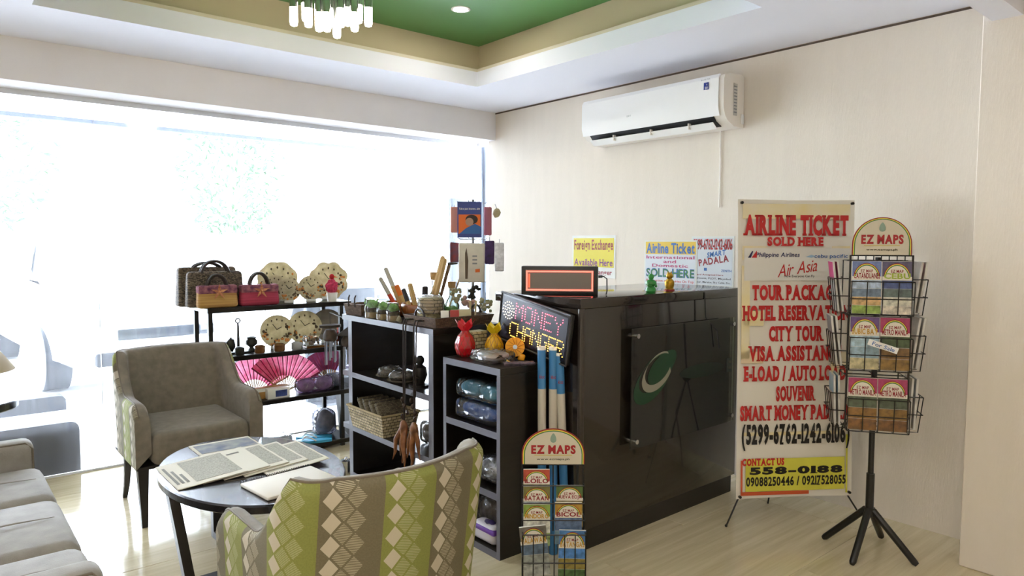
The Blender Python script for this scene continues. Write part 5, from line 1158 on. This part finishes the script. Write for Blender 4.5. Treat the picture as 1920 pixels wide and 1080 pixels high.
for fx, fy in ((3.155, 1.477), (2.984, 1.269), (3.378, 1.306), (3.19, 1.085)):
    v = tl_(fx, fy); d = v.normalized(); q = MB(); q.tube([(d.x*.015, d.y*.015, .195), (v.x*.95, v.y*.95, .017), (v.x, v.y, .010)], [.0155, .0145, .010], 10); q.build('leg', BLKM, t)
TIER = ((1.305, 1.075), (1.065, .835), (.800, .570))
HW = .121; WR = .0028
for zt_, zb_ in TIER:
    q = MB()
    for sy in (-1,):       # front pockets: a back frame and a grid on the lower part
        q.tube([(-HW, -.055, zt_), (HW, -.055, zt_), (HW, -.055, zb_), (-HW, -.055, zb_)], WR, 6, True)
        zg = zb_+(zt_-zb_)*.62
        for k in range(5): x = -HW+2*HW*k/4; q.tube([(x, -.058, zb_), (x, -.098, zb_), (x, -.105, zg)], WR*.8, 5)
        for z in (zg, zb_+(zt_-zb_)*.30): q.tube([(-HW, -.055, z), (-HW, -.104, z), (HW, -.104, z), (HW, -.055, z)], WR*.9, 5)
        q.tube([(-HW, -.098, zb_), (HW, -.098, zb_)], WR*.9, 5)
    q.build('front_wire_pocket', WIRE, t)
    for sx in (-1, 1):
        q = MB(); zg = zb_+(zt_-zb_)*.66
        for z in (zg, zb_+(zt_-zb_)*.33): q.tube([(sx*HW, -.05, z), (sx*(HW+.062), -.05, z), (sx*(HW+.062), .11, z), (sx*HW, .11, z)], WR*.9, 5)
        for k in range(4): y = -.05+.16*k/3; q.tube([(sx*HW, y, zb_), (sx*(HW+.045), y, zb_), (sx*(HW+.062), y, zg)], WR*.8, 5)
        q.tube([(sx*HW, -.05, zb_), (sx*HW, -.05, zt_), (sx*HW, .11, zt_), (sx*HW, .11, zb_)], WR, 5, True)
        q.build('side_wire_pocket', WIRE, t)
    q = MB().tube([(-HW, .11, zt_), (HW, .11, zt_), (HW, .11, zb_), (-HW, .11, zb_)], WR, 5, True)
    for z in (zt_, zb_): q.tube([(-HW, .02, z), (HW, .02, z)], WR, 5); q.tube([(0, -.055, z), (0, .11, z)], WR, 5)
    q.build('back_wire_frame', WIRE, t)
q = MB()
for x in (-HW, HW): q.tube([(x, -.055, 1.33), (x, -.055, .57)], .0042, 6)
for k in range(9): x = -HW+2*HW*k/8; q.tube([(x, -.055, 1.305), (x, -.055, 1.328)], WR*.8, 5)
q.tube([(-HW, -.055, 1.328), (HW, -.055, 1.328)], WR, 5); q.build('upright_frame', WIRE, t)
arch_board(t, .232, .162, 1.33, -.05)
SM = T(*SP, 0, 0, RZ)
COVER = (('CATANDUANES', '#6f7fae', ('#a9b9cc', '#6e7f92', '#c9a774', '#8fa84e'), DRED), ('CEBU', '#5f5a74', ('#4a5a8a', '#5d6b66', '#c9c6b4', '#d5c9b8'), mat('lime_title', '#a3b53a', .5)), ('SUBIC BAY', '#6a4e86', ('#a9c2cc', '#8fa7b4', '#b8ae84'), mat('gold_title', '#c99a3a', .5)), ('METRO MANILA', '#a83a62', ('#4a5a3c', '#7a5a30', '#8a6a32'), DRED), ('METRO MANILA', '#a83a62', ('#55604a', '#8a6430', '#7a5226'), DRED), ('METRO MANILA', '#a83a62', ('#4d5844', '#80602e', '#75502a'), DRED))
LBS = ('map with a lilac header on the top tier, left pocket', 'map reading CEBU on the top tier, right pocket', 'map with a violet header on the middle tier, left pocket', 'magenta METRO MANILA map on the middle tier, right pocket', 'magenta METRO MANILA map on the bottom tier, left pocket', 'magenta METRO MANILA map on the bottom tier, right pocket')
for i, (ti, hc, pc, tc_) in enumerate(COVER):
    zt_, zb_ = TIER[i//2]; x = -.0585 if i % 2 == 0 else .0585
    brochure(LBS[i], SM @ T(x, -.080, zb_+.0035, math.radians(-4), 0, 0), .113, .226, ti, hc, pc, i, tc_)
TAGM = thing('paper_tag', 'curled white paper tag reading for sale on the middle tier', 'tag', (0, 0, 0)); TAGM.matrix_world = SM @ T(.005, -.116, .945, 0, math.radians(18), 0)
q = MB(); V = []
for i in range(9): x = -.06+.12*i/8; V += [(x, -.008*math.sin(i*.8), -.013), (x, -.008*math.sin(i*.8), .013)]
q.add(V, [(2*i, 2*i+2, 2*i+3, 2*i+1) for i in range(8)]).build('paper', WHITEP, TAGM); letter(TAGM, 'For Sale', .0, 0, .09, .016, BLUE, -.0095, .01)
side = mat('map_side_white', '#c9c6be', .5, var=.2, vscale=20)
k = 0
SL = ('top', 'middle', 'bottom')
for ti, (zt_, zb_) in enumerate(TIER):
    for sx, nm in ((-1, 'left'), (1, 'right')):
        for j in range(2):
            tt = thing('folded_map', f'map seen edge-on in the {SL[ti]} {nm} side pocket, {"outer" if j else "inner"} one', 'map', (0, 0, 0), 0, 'folded maps in the spinner stand')
            tt.matrix_world = SM @ T(sx*(HW+.018+.018*j), .03, zb_+.006, 0, sx*math.radians(7 if ti < 2 else 2), 0)
            RB(-.0045, .0045, -.06, .06, 0, .222, .001, 1).build('folded_paper', side, tt); B(sx*.0046-.0003, sx*.0046+.0003, -.058, .058, .14, .220).build('cover_print', [PINKP, GREYP, SKYP][ti], tt, smooth=False)
# floor rack with maps
FR = (1.922, 2.006, 0); t = thing('map_floor_rack', 'small black wire floor rack of maps in front of the counter', 'display stand', FR, RZF)
fw_ = .125; q = MB()
for x in (-fw_, fw_): q.tube([(x, .0, .012), (x, .035, .47)], .004, 6); q.tube([(x, .0, .012), (x, -.075, .012), (x, -.078, .22), (x, .016, .22)], WR, 5)
q.tube([(-fw_, .035, .47), (fw_, .035, .47)], .004, 6); q.tube([(-fw_, -.075, .012), (fw_, -.075, .012)], .0035, 6); q.tube([(-fw_, 0, .012), (fw_, 0, .012)], .0035, 6); q.tube([(0, .012, .2), (0, .035, .47)], .003, 6)
q.build('frame', WIRE, t)
q = MB()
for z in (.22, .105): q.tube([(-fw_, -.077, z), (fw_, -.077, z)], WR, 5)
for k in range(7): x = -fw_+2*fw_*k/6; q.tube([(x, -.02, .012), (x, -.074, .012), (x, -.077, .22)], WR*.8, 5)
q.build('front_grid', WIRE, t)
for z, y in ((.395, .005), (.330, -.018), (.27, -.042)):
    q = MB(); q.tube([(-fw_, .03, z), (-fw_, y-.012, z), (fw_, y-.012, z), (fw_, .03, z)], WR*.9, 5)
    q.tube([(0, .03, z), (0, y-.012, z)], WR*.8, 5); q.build('tier_wire', WIRE, t)
arch_board(t, .258, .148, .472, .035)
FM = T(*FR, 0, 0, RZF)
for i, (ti, hc, pc, x, zt_, y, rot, lb) in enumerate((('ILOILO', '#b04a34', ('#8a8a5c', '#a08a5a'), -.068, .452, .022, 0, 'map with a red header, top left in the floor rack'), ('BATAAN', '#77713a', ('#8f9aa0', '#6a6a4a'), -.068, .388, .0, 0, 'map reading BATAAN, second down on the left of the floor rack'), ('MINDORO', '#86a048', ('#d9d5c4', '#9ab070'), -.068, .322, -.022, 0, 'map with a green header, third down on the left of the floor rack'),
     ('PALAWAN', '#6f6a60', ('#5a6e84', '#8f938a', '#a5a7a0'), -.066, .245, -.055, 4, 'tilted grey map at the lower left of the floor rack'), ('NUEVA ECIJA', '#4f6a34', ('#8d7a4a', '#a08a5a'), .066, .392, .0, 0, 'map with a dark green header, upper right in the floor rack'), ('BICOL', '#b08a34', ('#5a7090', '#6a8a9a'), .060, .330, -.022, 0, 'map reading BICOL, second down on the right of the floor rack'),
     ('BATANGAS', '#4a7ab0', ('#4a80c0', '#8a7a3a', '#4a6a3a'), .070, .228, -.055, -1, 'blue map at the lower right of the floor rack'))):
    h_ = .20 if zt_ < .26 else .17
    brochure(lb, FM @ T(x, y, zt_-h_, math.radians(-3), math.radians(-rot*1.5), 0), .108, h_, ti, hc, pc, 20+i, mat('gold_title', '#c99a3a', .5) if i in (2, 3, 6) else DRED, 'maps in the floor rack')
